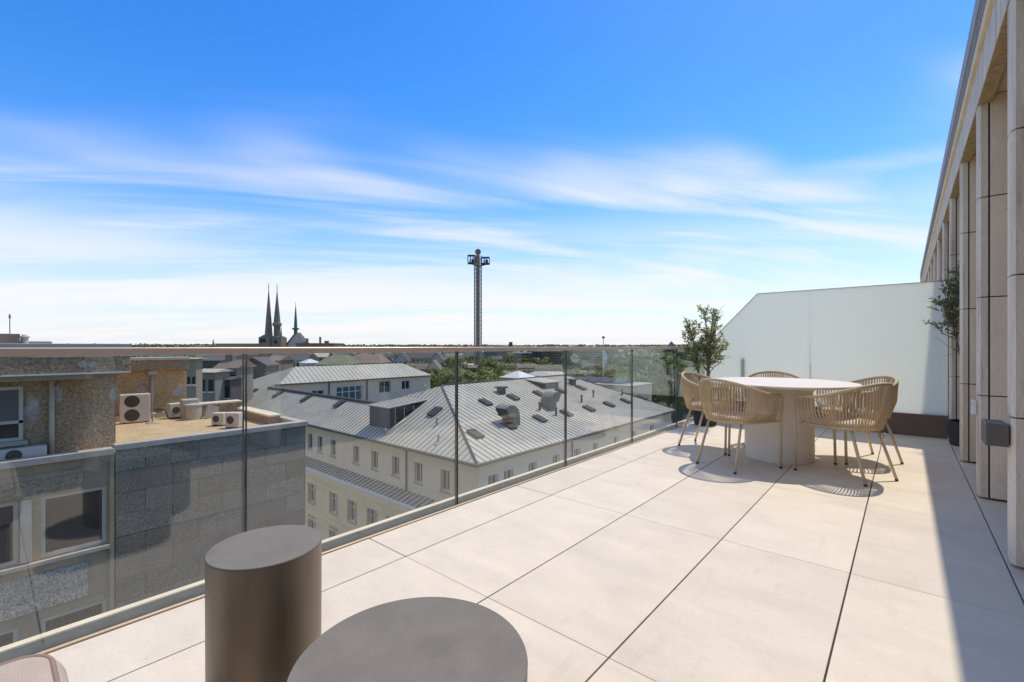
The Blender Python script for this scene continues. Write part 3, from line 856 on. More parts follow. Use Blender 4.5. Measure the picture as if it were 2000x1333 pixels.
# granite cladding: running bond of slabs
ch_, zt = 0.622, -1.86
me_cache = {}
def slab_mesh(wd, ht, mk):
    k = (round(wd, 3), round(ht, 3), mk)
    if k not in me_cache:
        me = MB().cbox(-0.03, 0.0, 0.007, wd-0.007, 0.007, ht-0.007, 0.004).mesh('granite_block'); me.materials.append(M[mk]); me_cache[k] = me
    return me_cache[k]
rg = random.Random(2)
for c in range(14):
    z0 = zt - (c+1)*ch_
    y = 2.42 - (0.0 if c % 2 else 0.67)
    while y < 7.86:
        a = max(y, 2.42); b = min(y+1.345, 7.86)
        if b - a > 0.1: shared(slab_mesh(b-a, ch_, 'granite'), 'granite_block', None, gb, (GX0 + rg.uniform(-0.004, 0.004), a, z0))
        y += 1.345
# end face of the granite wall (towards the side street)
for c in range(6):
    z0 = zt - (c+1)*ch_; x = GX0 - 0.03 - (0 if c % 2 else 0.6)
    xx = GX0 - 0.032
    for q in range(6):
        wd = 1.3 if (q or c % 2) else 0.7
        o = shared(slab_mesh(wd, ch_, 'granite'), 'granite_block', None, gb, (xx, 7.862, z0), (0, 0, R(90)))
        xx -= wd
kid(MB().cbox(-17.32, -16.95, 2.40, 7.92, -1.858, -1.70, 0.01), 'coping', M['zinc'], gb)
kid(MB().cbox(-17.30, -16.93, -6, 2.398, -1.95, -1.78, 0.01), 'coping', M['zinc'], gb)
kid(MB().box(-17.28, -17.05, -6, 7.86, -2.2, -1.951), 'parapet', M['brownwall'], gb)
kid(MB().cbox(-17.078, -17.0, 2.30, 2.40, -24, -1.955, 0.004), 'corner_pier', M['brownwall'], gb)
kid(MB().box(-24.3, -17.281, -6, 7.84, -2.2, -1.95), 'gravel_roof', M['gravel'], gb)
kid(MB().cbox(-24.3, -17.34, 7.60, 7.90, -1.949, -1.70, 0.01), 'coping', M['zinc'], gb)
# left part of the front: window bays
WY = [(0.95, 2.24), (-1.30, 0.55), (-3.6, -1.8)]
holes = []
for (a, b) in WY:
    for zb in (-4.42, -7.62, -10.9): holes.append((a+6, b+6, zb+24, zb+24+1.58))
wm = MB().wall((-17.08, -6, -24), (0, 1, 0), (1, 0, 0), 8.30, 24-1.96, holes, 0.30)
kid(wm, 'front_wall', M['brownwall'], gb)
for (a, b) in WY:
    for zb in (-4.42, -7.62, -10.9):
        window(gb, (-17.08, a, zb), (0, 1, 0), (1, 0, 0), b-a, 1.58, 0.09, M['paintgrey'], M['winglass'], bars=1 if b-a > 1.5 else 0, sill=False, t=0.085)
for zb in (-4.46, -7.66, -10.94):
    kid(MB().cbox(-17.06, -16.96, -6, 2.298, zb-0.12, zb-0.02, 0.004), 'window_ledge', M['paintgrey'], gb)
    kid(MB().cbox(-17.075, -17.02, -6, 1.85, zb-1.30, zb-0.35, 0.004), 'gravel_panel', M['whitegravel'], gb)
kid(MB().cbox(-17.075, -17.03, -6, 1.75, -2.80, -2.36, 0.004), 'gravel_panel', M['pebble'], gb)
kid(MB().cbox(-17.075, -17.00, 0.58, 0.78, -4.42, -2.84, 0.004), 'pier', M['paintgrey'], gb)
# penthouse
kid(MB().box(-24.0, -17.80, -6, 2.54, -1.949, 0.36), 'penthouse_wall', M['pebble'], gb)
kid(MB().cbox(-24.8, -16.90, -6.6, 2.74, 0.362, 1.06, 0.01), 'penthouse_eaves', M['pebble'], gb)
kid(MB().cbox(-24.9, -16.87, -6.6, 2.77, 1.062, 1.175, 0.01), 'roof_flashing', M['greymetal'], gb)
kid(MB().box(-16.898, -16.885, -6.6, 2.745, 0.345, 0.385), 'drip_edge', M['white'], gb)
kid(MB().cbox(-17.80, -17.55, -6.0, 2.0, 0.18, 0.358, 0.01), 'lintel', M['paintgrey'], gb)
pw = window(gb, (-17.72, -1.2, -1.38), (0, 1, 0), (1, 0, 0), 1.86, 1.42, 0.05, M['paintgrey'], M['winglass'], bars=1, sill=True, t=0.08)
kid(MB().box(-17.728, -17.712, -1.12, 0.58, -0.85, -0.04), 'blind', M['blind'], gb)
kid(MB().cbox(-17.73, -17.70, -1.2, 0.66, -0.93, -0.85, 0.003), 'window_rail', M['paintgrey'], gb)
p = P(101, 800, X=-17.72)
kid(MB().tube([(-17.73, p.y, 0.16), (-17.73, p.y, -1.945)], 0.055, 10), 'downpipe', M['paintgrey'], gb)
def blob(xc, yc, zc, ry, rz, seed, x_off=0.0):
    rr = random.Random(seed); m = MB(); n = 18; pts = []
    for k in range(n):
        a = 2*math.pi*k/n; f = rr.uniform(0.75, 1.08)
        pts.append((xc, yc + ry*f*math.cos(a), zc + rz*f*math.sin(a)))
    m.quad(*pts)
    m2 = [(x+0.006, yc+(y-yc)*0.97, zc+(z-zc)*0.97) for x, y, z in pts]
    m.quad(*m2)
    for k in range(n): m.quad(pts[k], pts[(k+1) % n], m2[(k+1) % n], m2[k])
    return m
for (px, py, ry, rz, xx) in ((62, 800, 0.17, 0.42, -17.797), (113, 770, 0.10, 0.25, -17.797), (222, 770, 0.11, 0.34, -17.797)):
    q = P(px, py, X=xx); kid(blob(xx, q.y, q.z, ry, rz, px), 'filler_patch', M['patch'], gb)
for (px, py, ry, rz) in ((161, 713, 0.10, 0.09), (182, 713, 0.11, 0.09)):
    q = P(px, py, X=-16.897); kid(blob(-16.897, q.y, q.z, ry, rz, px), 'filler_patch', M['patch'], gb)
# rear wall with gutter and downpipe
kid(MB().box(-30, -24.31, -6, 5.86, -2.3, 0.42), 'rear_wall', M['pebblelight'], gb)
kid(MB().cbox(-24.5, -24.0, 2.2, 5.9, 0.10, 0.52, 0.01), 'rear_eaves', M['pebble'], gb)
kid(MB().cbox(-24.6, -23.93, 2.2, 5.93, 0.522, 0.64, 0.02), 'gutter', M['zinc'], gb)
q = P(297, 760, X=-24.2)
kid(MB().tube([(-24.22, q.y, -0.06), (-24.22, q.y, -1.9)], 0.05, 10), 'downpipe', M['zinc'], gb)
kid(MB().cbox(-24.33, -24.12, q.y-0.16, q.y+0.16, -0.1, 0.09, 0.02), 'rainwater_head', M['zinc'], gb)
for (px, py, ry, rz) in ((281, 757, 0.14, 0.18), (350, 765, 0.26, 0.24)):
    q = P(px, py, X=-24.305); kid(blob(-24.305, q.y, q.z, ry, rz, px), 'filler_patch', M['patch'], gb)
kid(MB().cbox(-24.309, -24.15, 2.2, 5.86, -1.949, -1.72, 0.01), 'upstand', M['paintgrey'], gb)
# low walls with pale copings at the back right of the flat roof
for (x0, x1, y0, y1, zt_, nm) in ((-23.4, -22.9, 5.9, 7.6, -1.36, 'low_wall'), (-21.9, -18.6, 7.2, 7.58, -1.56, 'low_wall')):
    kid(MB().box(x0, x1, y0, y1, -1.949, zt_-0.07), nm, M['pebble'], gb)
    kid(MB().cbox(x0-0.05, x1+0.05, y0-0.05, y1+0.05, zt_-0.069, zt_, 0.01), 'coping', M['shoe_pale'], gb)

# ------------------------------------------------------------------ air conditioners and roof clutter
def aircon(px, py, X, wd, ht, dp, fans, lab, rz=0, gz=-1.9485):
    q = P(px, py, X=X)
    t = empty('air_conditioner', (q.x, q.y, gz), rz)
    tag(t, lab, 'air conditioner', 'air conditioners on the flat roof')
    MB().cbox(-dp, 0, -wd/2, wd/2, 0.05, ht, 0.02).build('casing', M['acwhite'], t)
    for s in (-1, 1): MB().box(-dp+0.03, -0.03, s*wd*0.36-0.03, s*wd*0.36+0.03, 0.0, 0.0495).build('foot', M['darksteel'], t)
    for k in range(fans):
        z = 0.05 + (ht-0.05)*(k+0.5)/fans; r = min(wd*0.26, (ht-0.05)/fans*0.42)
        g = MB(); n = 28
        g.v = [(0.008, -wd*0.10 + r*math.cos(2*math.pi*j/n), z + r*math.sin(2*math.pi*j/n)) for j in range(n)] + [(0.002, -wd*0.10 + r*1.04*math.cos(2*math.pi*j/n), z + r*1.04*math.sin(2*math.pi*j/n)) for j in range(n)]
        g.f = [tuple(range(n))] + [(j, (j+1) % n, n+(j+1) % n, n+j) for j in range(n)]; g.sm = [False]*(n+1)
        fan = g.build('fan_grille', M['acgrille'], t)
        rr_ = MB()
        for f in (0.95, 0.6, 0.3):
            rr_.tube([(0.012, -wd*0.10 + r*f*math.cos(2*math.pi*j/20), z + r*f*math.sin(2*math.pi*j/20)) for j in range(20)], 0.006, 4, close=True)
        rr_.build('guard_ring', M['corrugated'], fan)
    return t
aircon(264, 826, -23.1, 0.94, 1.15, 0.38, 2, 'tall cream air conditioner with two stacked fans against the tan wall', R(-8))
aircon(347, 822, -23.5, 0.55, 0.62, 0.35, 1, 'small cream air conditioner right of the tall two fan unit', R(10))
aircon(424, 832, -19.9, 0.50, 0.50, 0.32, 1, 'left of the two cream condensers near the roof edge', R(-55))
aircon(452, 838, -18.9, 0.55, 0.58, 0.34, 1, 'right of the two cream condensers, nearest the parapet corner', R(-55))
q = P(40, 880, X=-17.42)
ac = aircon(38, 890, -17.40, 1.00, 0.40, 0.28, 1, 'cream air conditioner behind the parapet under the penthouse window')
q = P(378, 812, X=-22.6)
dk = empty('vent_drum', (q.x, q.y, -1.9485)); tag(dk, 'grey metal ventilation drum with a hood on the gravel roof', 'roof vent')
MB().lathe([(0.29, 0.0), (0.29, 0.55), (0.32, 0.57), (0.32, 0.62), (0.0, 0.68)], 24, sharp=(1, 2, 3)).build('drum', M['zinc'], dk)
MB().cbox(-0.8, -0.36, -0.3, 0.3, 0, 0.80, 0.03).build('hood_box', M['zinc'], dk)
MB().obox((0.1, 0.30, 0.05), (0, 0.8, -0.25), (0.3, 0.0, 0), (0, 0.25, 0.8), 0.5, 0.8, 0.65).build('duct', M['zinc'], dk)
q = P(299, 828, X=-22.6)
pv = empty('pipe_vent', (q.x, q.y, -1.9485)); tag(pv, 'little grey pipe vent on the gravel beside the tall air conditioner', 'pipe vent')
MB().lathe([(0.09, 0), (0.09, 0.03), (0.045, 0.04), (0.045, 0.34), (0.09, 0.36), (0.07, 0.42), (0, 0.43)], 14, sharp=(1, 3)).build('pipe', M['zinc'], pv)
MB().cbox(-0.2, 0.2, -0.2, 0.2, 0, 0.015, 0.004).build('flashing', M['zinc'], pv)
cb = MB().tube([(-23.9, 4.75, -1.55), (-23.7, 4.85, -1.55), (-23.4, 4.95, -1.62), (-23.3, 5.0, -1.90), (-23.25, 5.3, -1.925), (-23.4, 5.6, -1.925)], 0.03, 6).build('pipe_run', M['foot'])
tag(cb, 'black insulated pipe leading from the tall air conditioner along the roof', 'pipe')

# chimneys, aerial on the penthouse roof
t = empty('rooftop_chimney', (-22, *P(19, 667, X=-22).yz)); t.location.z = 1.176
tag(t, 'small tapering chimney block with a tall aerial above the penthouse roof', 'chimney')
MB().obox((-0.25, -0.22, 0), (1, 0, 0), (0, 1, 0), (0, 0, 1), 0.5, 0.44, 0.33).build('stack', M['sandstone'], t)
an = MB().tube([(0, 0, 0.33), (0, 0, 0.98)], 0.012, 5).lathe([(0, 0.84), (0.045, 0.86), (0, 0.89), (0.04, 0.91), (0, 0.95)], 8).build('aerial', M['darksteel'], t)
t = empty('chimney_pot', (-22, P(48, 667, X=-22).y, 1.176)); tag(t, 'round grey chimney pot right of the aerial', 'chimney')
MB().lathe([(0.10, 0), (0.09, 0.20), (0.13, 0.22), (0.13, 0.25), (0.07, 0.27), (0.07, 0.31), (0, 0.32)], 16, sharp=(1, 2, 3)).build('pot', M['zinc'], t)
t = empty('roof_lantern', (-22.4, P(30, 667, X=-22.4).y - 0.2, 1.176)); tag(t, 'low flat upper roof edge behind the chimneys at the far left', 'roof')
MB().cbox(-0.8, 0.2, -3.0, 1.05, 0, 0.10, 0.02).build('slab', M['greymetal'], t)

# ------------------------------------------------------------------ zinc roofed building
zb = empty('zinc_roof_building', (-40, 30, -24))
tag(zb, 'large cream building with hipped pale zinc roofs, skylights and rows of windows', 'building')
EZ = -7.42                      # eaves height
C = Vector((-23.5, 23.3, EZ)); A = Vector((-36.8, 31.3, EZ+4.4)); E0 = Vector((-90.5, 23.3, EZ))
J1 = Vector((-43.1, 27.5, EZ+2.31)); J2 = Vector((-71.5, 27.5, EZ+2.31)); J3 = Vector((-70.6, 28.6, EZ+2.915)); J4 = Vector((-74.8, 32.85, EZ+5.25))
B = Vector((-36.8, 54.5, EZ+4.4)); D_ = Vector((-23.5, 61.0, EZ))
def roofplane(name, poly, m=M['zincroof'], th=0.10, par=zb):
    nrm = (poly[1]-poly[0]).cross(poly[2]-poly[0]).normalized()
    if nrm.z < 0: poly = list(reversed(poly)); nrm = -nrm
    mb = MB(); mb.quad(*poly); lo = [p - UP*th for p in poly]; mb.quad(*reversed(lo))
    for k in range(len(poly)): 
        a, b = k, (k+1) % len(poly)
        mb.quad(poly[a], lo[a], lo[b], poly[b])
    return kid(mb, name, m, par), poly, nrm
def seams_on(par, poly, nrm, along, step, off=0.3, h=0.04, wd=0.034):
    """standing seams running up the slope, cut to the outline of the plane"""
    up = (UP - nrm*nrm.dot(UP)).normalized()
    along = Vector(along).normalized()
    o = poly[0]
    q2 = [((p-o).dot(along), (p-o).dot(up)) for p in poly]
    a0 = min(a for a, b in q2); a1 = max(a for a, b in q2)
    a = a0 + off
    while a < a1 - 0.1:
        xs = []
        for k in range(len(q2)):
            (u0, v0), (u1, v1) = q2[k], q2[(k+1) % len(q2)]
            if (u0 - a)*(u1 - a) < 0: xs.append(v0 + (v1-v0)*(a-u0)/(u1-u0))
        xs.sort()
        for b0, b1 in zip(xs[::2], xs[1::2]):
            if b1 - b0 > 0.3:
                s_ = o + along*(a - wd/2) + up*(b0+0.03)
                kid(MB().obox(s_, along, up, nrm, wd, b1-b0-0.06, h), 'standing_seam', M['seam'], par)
        a += step
r1, p1, n1 = roofplane('roof', [E0, C, A, J1, J2, J3, J4])
r2, p2, n2 = roofplane('roof', [C, D_, B, A])
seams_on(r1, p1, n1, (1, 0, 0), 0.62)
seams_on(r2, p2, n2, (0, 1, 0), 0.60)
I0 = Vector((-70.6, 28.6, EZ+2.93)); 
r3, p3, n3 = roofplane('roof', [Vector((-70.55, 28.62, EZ+2.90)), Vector((-70.55, 57.5, EZ+2.90)), Vector((-74.8, 53.5, EZ+5.2)), Vector((-74.8, 32.87, EZ+5.2))])
seams_on(r3, p3, n3, (0, 1, 0), 0.75)
roofplane('roof', [Vector((-74.82, 32.87, EZ+5.2)), Vector((-74.82, 53.5, EZ+5.2)), Vector((-80, 58, EZ+2.6)), Vector((-92, 23.4, EZ-0.1))])
roofplane('roof', [A, B, Vector((-50, 61, EZ)), Vector((-50, 27.6, EZ+0.3))])
roofplane('roof', [B, D_, Vector((-50, 61, EZ))])
roofplane('roof', [J1, J2, Vector((-71.5, 31.5, EZ)), Vector((-43.1, 31.5, EZ))], M['darkgutter'])
kid(MB().tube([J2 + UP*0.1, J1 + UP*0.1], 0.18, 6), 'ridge_cap', M['darkgutter'], zb)
kid(MB().tube([C + UP*0.06, A + UP*0.06], 0.09, 6), 'hip_cap', M['darkgutter'], zb)
kid(MB().tube([A + UP*0.05, B + UP*0.05], 0.10, 6), 'ridge_cap', M['darkgutter'], zb)
kid(MB().tube([B + UP*0.05, D_ + UP*0.05], 0.09, 6), 'hip_cap', M['darkgutter'], zb)
kid(MB().cbox(E0.x, C.x+0.14, C.y-0.14, C.y-0.005, EZ-0.24, EZ-0.04, 0.02), 'gutter', M['darkgutter'], zb)
kid(MB().cbox(C.x+0.005, C.x+0.14, C.y, D_.y, EZ-0.24, EZ-0.04, 0.02), 'gutter', M['darkgutter'], zb)
# upper storey walls
FY = 23.95
def facade(px_list, top, bot, wd, Yp=None, Xp=None):
    res = []
    for px in px_list:
        q = P(px, 800, Y=Yp) if Yp is not None else P(px, 800, X=Xp)
        res.append(q.x if Yp is not None else q.y)
    return res
ux = facade([606, 625, 651, 695.5, 731.5, 772.5, 817, 869], 0, 0, 0, Yp=FY)
holes = [(x-0.55+92, x+0.55+92, 13.55, 15.25) for x in ux]
kid(MB().wall((-92, FY, -24), (1, 0, 0), (0, -1, 0), 68.1, 16.45, holes, 0.35), 'wall', M['cream'], zb)
for x in ux: window(zb, (x-0.55, FY, -10.45), (1, 0, 0), (0, -1, 0), 1.10, 1.70, 0.28, M['whiteframe'], M['winglass'], bars=1)
uy = facade([960, 990, 1037, 1083, 1124, 1160, 1200, 1236, 1270], 0, 0, 0, Xp=-24.1)
holes = [(y-FY-0.55, y-FY+0.55, 13.55, 15.25) for y in uy]
kid(MB().wall((-23.9, FY, -24), (0, 1, 0), (1, 0, 0), 36.5, 16.45, holes, 0.35), 'wall', M['pinkrender'], zb)
for y in uy: window(zb, (-23.9, y-0.55, -10.45), (0, 1, 0), (1, 0, 0), 1.10, 1.70, 0.28, M['whiteframe'], M['winglass'], bars=1)
# lean-to metal roof between storeys and the projecting stone front below
LZ = -11.85
r4, p4, n4 = roofplane('skirt_roof', [Vector((-92, 22.55, LZ)), Vector((-22.5, 22.55, LZ)), Vector((-22.5, FY-0.01, LZ+0.42)), Vector((-92, FY-0.01, LZ+0.42))])
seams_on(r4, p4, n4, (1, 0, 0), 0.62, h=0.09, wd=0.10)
r5, p5, n5 = roofplane('skirt_roof', [Vector((-22.5, 22.55, LZ)), Vector((-22.5, 61, LZ)), Vector((-23.89, 61, LZ+0.42)), Vector((-23.89, 22.6, LZ+0.42))])
kid(MB().cbox(-92, -22.4, 22.42, 22.80, LZ-0.62, LZ-0.11, 0.05), 'cornice', M['cream'], zb)
kid(MB().cbox(-92, -22.4, 22.30, 22.545, LZ-0.10, LZ+0.05, 0.02), 'sunlit_edge_strip', M['whiteframe'], zb)  # added pale strip; its colour stands for sunlight along the skirt roof edge
lx = facade([609, 651.5, 687.5, 727, 766], 0, 0, 0, Yp=22.75)
holes = [(x-0.62+92, x+0.62+92, 24-z_, 24-z_+2.0) for x in lx for z_ in (15.55, 19.1)]
kid(MB().wall((-92, 22.75, -24), (1, 0, 0), (0, -1, 0), 69.3, 24+LZ-0.4, holes, 0.35), 'stone_front', M['yellowstone'], zb)
for x in lx:
    for z_ in (15.55, 19.1):
        wn = window(zb, (x-0.62, 22.75, -z_), (1, 0, 0), (0, -1, 0), 1.24, 2.0, 0.28, M['whiteframe'], M['winglass'], bars=1, cross=True)
        su = MB()
        for (a, b, c, d) in ((-0.82, -0.62, -0.02, 2.2), (0.62, 0.82, -0.02, 2.2), (-0.62, 0.62, 2.0, 2.2)):
            su.obox((x+a, 22.749, -z_+c), (1, 0, 0), UP, (0, -1, 0), b-a, d-c, 0.06)
        kid(su, 'surround', M['frame'], wn)
for z_ in (13.35, 16.6, 17.2):
    kid(MB().cbox(-92, -22.65, 22.66, 22.748, -z_-0.12, -z_+0.02, 0.01), 'string_course', M['yellowstone'], zb)
kid(MB().wall((-22.70, 22.75, -24), (0, 1, 0), (1, 0, 0), 38, 24+LZ-0.4, [], 0.3), 'stone_front', M['yellowstone'], zb)
for px in (793, 1118):
    if px < 900:
        q = P(px, 880, Y=FY-0.1); kid(MB().tube([(q.x, FY-0.10, EZ-0.2), (q.x, FY-0.10, LZ+0.45)], 0.07, 8), 'downpipe', M['darkgutter'], zb)
    else:
        q = P(px, 860, X=-23.8); kid(MB().tube([(-23.8, q.y, EZ-0.2), (-23.8, q.y, LZ+0.45)], 0.07, 8), 'downpipe', M['darkgutter'], zb)
# inner courtyard wing
WX = -70.9
iy = [(P(586, 762, X=WX).y, 1.6, 1.1, -7.2), (P(621, 760, X=WX).y, 2.0, 1.5, -7.4), (P(752, 753, X=WX).y, 2.4, 2.2, -7.3), (P(793, 750, X=WX).y, 1.9, 1.7, -7.0)]
gy = (P(657, 760, X=WX).y, P(708, 760, X=WX).y)
holes = [(y-w_/2-27.6, y+w_/2-27.6, z_+24, z_+24+h_) for y, w_, h_, z_ in iy] + [(gy[0]-27.6, gy[1]-27.6, 24-8.6, 24-5.55)]
kid(MB().wall((WX, 27.6, -24), (0, 1, 0), (1, 0, 0), 29.8, 19.42, holes, 0.4), 'courtyard_wall', M['pinkrender'], zb)
for y, w_, h_, z_ in iy: window(zb, (WX, y-w_/2, z_), (0, 1, 0), (1, 0, 0), w_, h_, 0.3, M['whiteframe'], M['winglass'], bars=1, sill=False, t=0.12)
window(zb, (WX, gy[0], -8.6), (0, 1, 0), (1, 0, 0), gy[1]-gy[0], 3.05, 0.3, M['whiteframe'], M['copper'], bars=3, sill=False, t=0.16, cross=True)
kid(MB().cbox(WX, -70.4, 28.2, 57.6, -4.72, -4.55, 0.02), 'gutter', M['darkgutter'], zb)
for px in (643, 717):
    q = P(px, 760, X=WX+0.1); kid(MB().tube([(WX+0.12, q.y, -4.7), (WX+0.12, q.y, -9)], 0.10, 6), 'downpipe', M['darkgutter'], zb)
# dormer
dm = kid(MB().box(-39.8, -36.5, 24.75, 29.2, -7.2, -4.62), 'dormer', M['slate'], zb)
cr = MB(); x = -39.78
while x < -36.55: cr.box(x, x+0.10, 24.66, 24.748, -6.75, -4.65); x += 0.19
kid(cr, 'corrugated_front', M['corrugated'], dm, 'stuff')
for y in (25.4, 26.5): kid(MB().box(-36.499, -36.46, y, y+0.85, -6.05, -4.85), 'dormer_window', M['winglass'], dm)
for y in (25.28, 26.30, 27.4): kid(MB().box(-36.499, -36.44, y, y+0.09, -6.4, -4.7), 'frame', M['zinc'], dm)
rr4, pp4, nn4 = roofplane('dormer_roof', [Vector((-40.0, 24.45, -4.60)), Vector((-36.2, 24.45, -4.60)), Vector((-36.2, 29.6, -4.15)), Vector((-40.0, 29.6, -4.15))], par=zb)
seams_on(rr4, pp4, nn4, (1, 0, 0), 0.6)
# skylights, vents
def on_r2(px, py):
    t = (px-1000)/889; v = (677-py)/889
    dx = FWD.x + t*RGT.x; dy = FWD.y + t*RGT.y
    o = Vector((0, 0, CAM_H)); dr = Vector((dx, dy, v))
    s = (C - o).dot(n2)/dr.dot(n2); return o + dr*s
def on_r1(px, py):
    t = (px-1000)/889; v = (677-py)/889
    o = Vector((0, 0, CAM_H)); dr = Vector((FWD.x + t*RGT.x, FWD.y + t*RGT.y, v))
    s = (C - o).dot(n1)/dr.dot(n1); return o + dr*s
def skylight(q, nrm, along, wd, ln, par):
    up = (UP - nrm*nrm.dot(UP)).normalized(); al = Vector(along)
    o = q - al*wd/2 - up*ln/2
    k_ = kid(MB().obox(o, al, up, nrm, wd, ln, 0.24), 'skylight', M['darkgutter'], par)
    kid(MB().obox(o + al*0.10 + up*0.12 + nrm*0.241, al, up, nrm, wd-0.2, ln-0.24, 0.015), 'pane', M['skypane'], k_)
for px, py in ((928, 850), (994, 833), (1054, 820), (1106, 809), (1150, 800), (1189, 792), (1222, 785), (1254, 778), (948, 788), (1002, 778), (1052, 770.5), (1095, 765), (1134, 759)):
    skylight(on_r2(px, py), n2, (0, 1, 0), 0.85, 1.35, r2)
for px, py in ((495, 766), (543, 772), (598, 780), (664, 790), (850, 806)):
    skylight(on_r1(px, py), n1, (1, 0, 0), 0.95, 1.25, r1)
def cowl(q, s, dirx):
    """square duct that rises and bends over, open end facing one way"""
    m = MB(); n = 9; hw = 0.62*s; pts = []
    path = [(0, -0.4), (0, 0.5)] + [(0.62*(1-math.cos(math.pi*0.74*k/7)), 0.5 + 0.62*math.sin(math.pi*0.74*k/7)) for k in range(1, 8)]
    dy = Vector((0, dirx, 0)); sx = Vector((1, 0, 0))
    rows = []
    for k, (a, b) in enumerate(path):
        if k == 0: tg = Vector((0, 1))
        else: tg = (Vector(path[min(k+1, len(path)-1)]) - Vector(path[k-1])).normalized()
        nr = Vector((tg.y, -tg.x))
        rows.append([q + dy*((a + nr.x*sg*0.45)*s) + UP*((b + nr.y*sg*0.45)*s) + sx*(hw*sx_) for sg, sx_ in ((-1, -1), (1, -1), (1, 1), (-1, 1))])
    for r0, r1_ in zip(rows, rows[1:]):
        for j in range(4): m.quad(r0[j], r0[(j+1) % 4], r1_[(j+1) % 4], r1_[j])
    k_ = kid(m, 'vent_cowl', M['cowl'], r2)
    e = rows[-1]; c = sum(e, Vector())/4; back = rows[-2]
    ee = [p*0.94 + c*0.06 for p in e]
    bk = [p*0.94 + c*0.06 + (sum(back, Vector())/4 - c)*0.35 for p in e]
    mm = MB().quad(*bk)
    for j in range(4): mm.quad(ee[j], ee[(j+1) % 4], bk[(j+1) % 4], bk[j])
    kid(mm, 'opening', M['black'], k_)
cowl(on_r2(998, 826), 1.12, -1.0)
cowl(on_r2(1071, 798), 1.12, 1.0)
for px, py in ((979, 768), (1118, 751)):
    q = on_r2(px, py)
    k_ = kid(MB().box(q.x-0.35, q.x+0.35, q.y-0.35, q.y+0.35, q.z-0.3, q.z+0.55), 'roof_vent', M['darkgutter'], r2)
    kid(MB().cbox(q.x-0.55, q.x+0.55, q.y-0.55, q.y+0.55, q.z+0.56, q.z+0.72, 0.03), 'vent_cap', M['darkgutter'], k_)
for px, py in ((1054, 802), (1159, 776), (1136, 786), (1215, 772), (1086, 812)):
    q = on_r2(px, py); kid(MB().tube([q - UP*0.2, q + UP*0.75], 0.11, 8).tube([q + UP*0.72, q + UP*0.86], 0.16, 8), 'vent_pipe', M['darkgutter'], r2)
for px, py in ((853, 829), (856, 863), (751, 851), (828, 764)):
    q = on_r1(px, py); kid(MB().tube([q - UP*0.2, q + UP*0.45, q + UP*0.62 + Vector((0.22, 0, 0))], 0.085, 8), 'vent_pipe', M['zinc'], r1)
q1 = on_r1(752, 852); q2 = on_r1(793, 820)
kid(MB().tube([q1 + n1*0.12, q2 + n1*0.12], 0.06, 6), 'snow_rail', M['shoe_pale'], r1)
q = P(1072, 746, X=-34.0)
kid(MB().box(-36.7, -33.6, q.y-1.5, q.y+1.5, EZ+1.5, EZ+4.05), 'roof_dormer', M['slate'], zb)
roofplane('dormer_roof', [Vector((-36.9, q.y-1.8, EZ+4.42)), Vector((-33.3, q.y-1.8, EZ+4.07)), Vector((-33.3, q.y+1.8, EZ+4.07)), Vector((-36.9, q.y+1.8, EZ+4.42))], th=0.12)
kid(MB().box(-33.598, -33.56, q.y-1.2, q.y+1.2, EZ+3.1, EZ+3.85), 'dormer_louvre', M['greymetal'], zb)
# solid core so that no light leaks through the storeys
kid(MB().box(-91.5, -24.6, 24.6, 26.9, -24, EZ-0.15), 'core', M['grey'], zb)

# ------------------------------------------------------------------ flat roofed neighbours beyond
def block(name, lab, x0, x1, y0, y1, z1, wm, rm, cat='building', z0=-45, rows=0, cols=0, par_h=0.3):
    t = empty(name, ((x0+x1)/2, (y0+y1)/2, z0)); tag(t, lab, cat)
    kid(MB().box(x0, x1, y0, y1, z0, z1), 'wall', wm, t)
    kid(MB().cbox(x0-0.2, x1+0.2, y0-0.2, y1+0.2, z1+0.004, z1+par_h, 0.05), 'roof', rm, t)
    return t
sb_ = block('solar_roof_building', 'low cream building with dark solar modules on its pale flat roof', -50, -35.5, 72.4, 80.6, -5.95, M['yellowstone'], M['flatroof'])
for i in range(4):
    for j in range(2):
        x = -48.6 + i*2.75; y = 73.9 + j*3.1
        kid(MB().obox((x, y, -5.44), (1, 0, 0), (0, 0.985, 0.17), (0, -0.17, 0.985), 2.55, 2.5, 0.10), 'solar_panel', M['solar'], sb_)
for i in range(5):
    x = -48.6 + i*2.7
    pn = kid(MB().box(x, x+1.1, 72.33, 72.395, -9.3, -7.5), 'window', M['winglass'], sb_)
    kid(MB().box(x-0.15, x+1.25, 72.30, 72.36, -7.5, -7.3), 'lintel', M['frame'], pn)

def pyramid(name, lab, px, py0, py1, d, hw, wm, rm, cat='roof', body=8):
    c = P(px, py0, d=d); top = P(px, py1, d=d).z
    t = empty(name, (c.x, c.y, c.z-body), YAW*0); tag(t, lab, cat)
    kid(MB().box(c.x-hw*0.94, c.x+hw*0.94, c.y-hw*0.94, c.y+hw*0.94, c.z-body, c.z-0.05), 'wall', wm, t)
    m = MB(); b = [Vector((c.x+sx*hw, c.y+sy*hw, c.z)) for sx, sy in ((-1, -1), (1, -1), (1, 1), (-1, 1))]; a = Vector((c.x, c.y, top))
    f = 0.12
    tp = [a + (q - a)*f for q in b]
    for k in range(4): m.quad(b[k], b[(k+1) % 4], tp[(k+1) % 4], tp[k])
    m.quad(*tp); m.quad(*reversed(b))
    kid(m, 'roof', rm, t)
pyramid('roof_pavilion', 'white pyramid roof pavilion behind the zinc roof ridge', 1012, 737, 724, 92, 2.7, M['housegrey'], M['whiteframe'], 'pavilion')
pyramid('roof_pavilion', 'small white pyramid roof lantern behind the courtyard wing', 605, 709, 700.5, 150, 2.6, M['housewhite'], M['whiteframe'], 'pavilion')

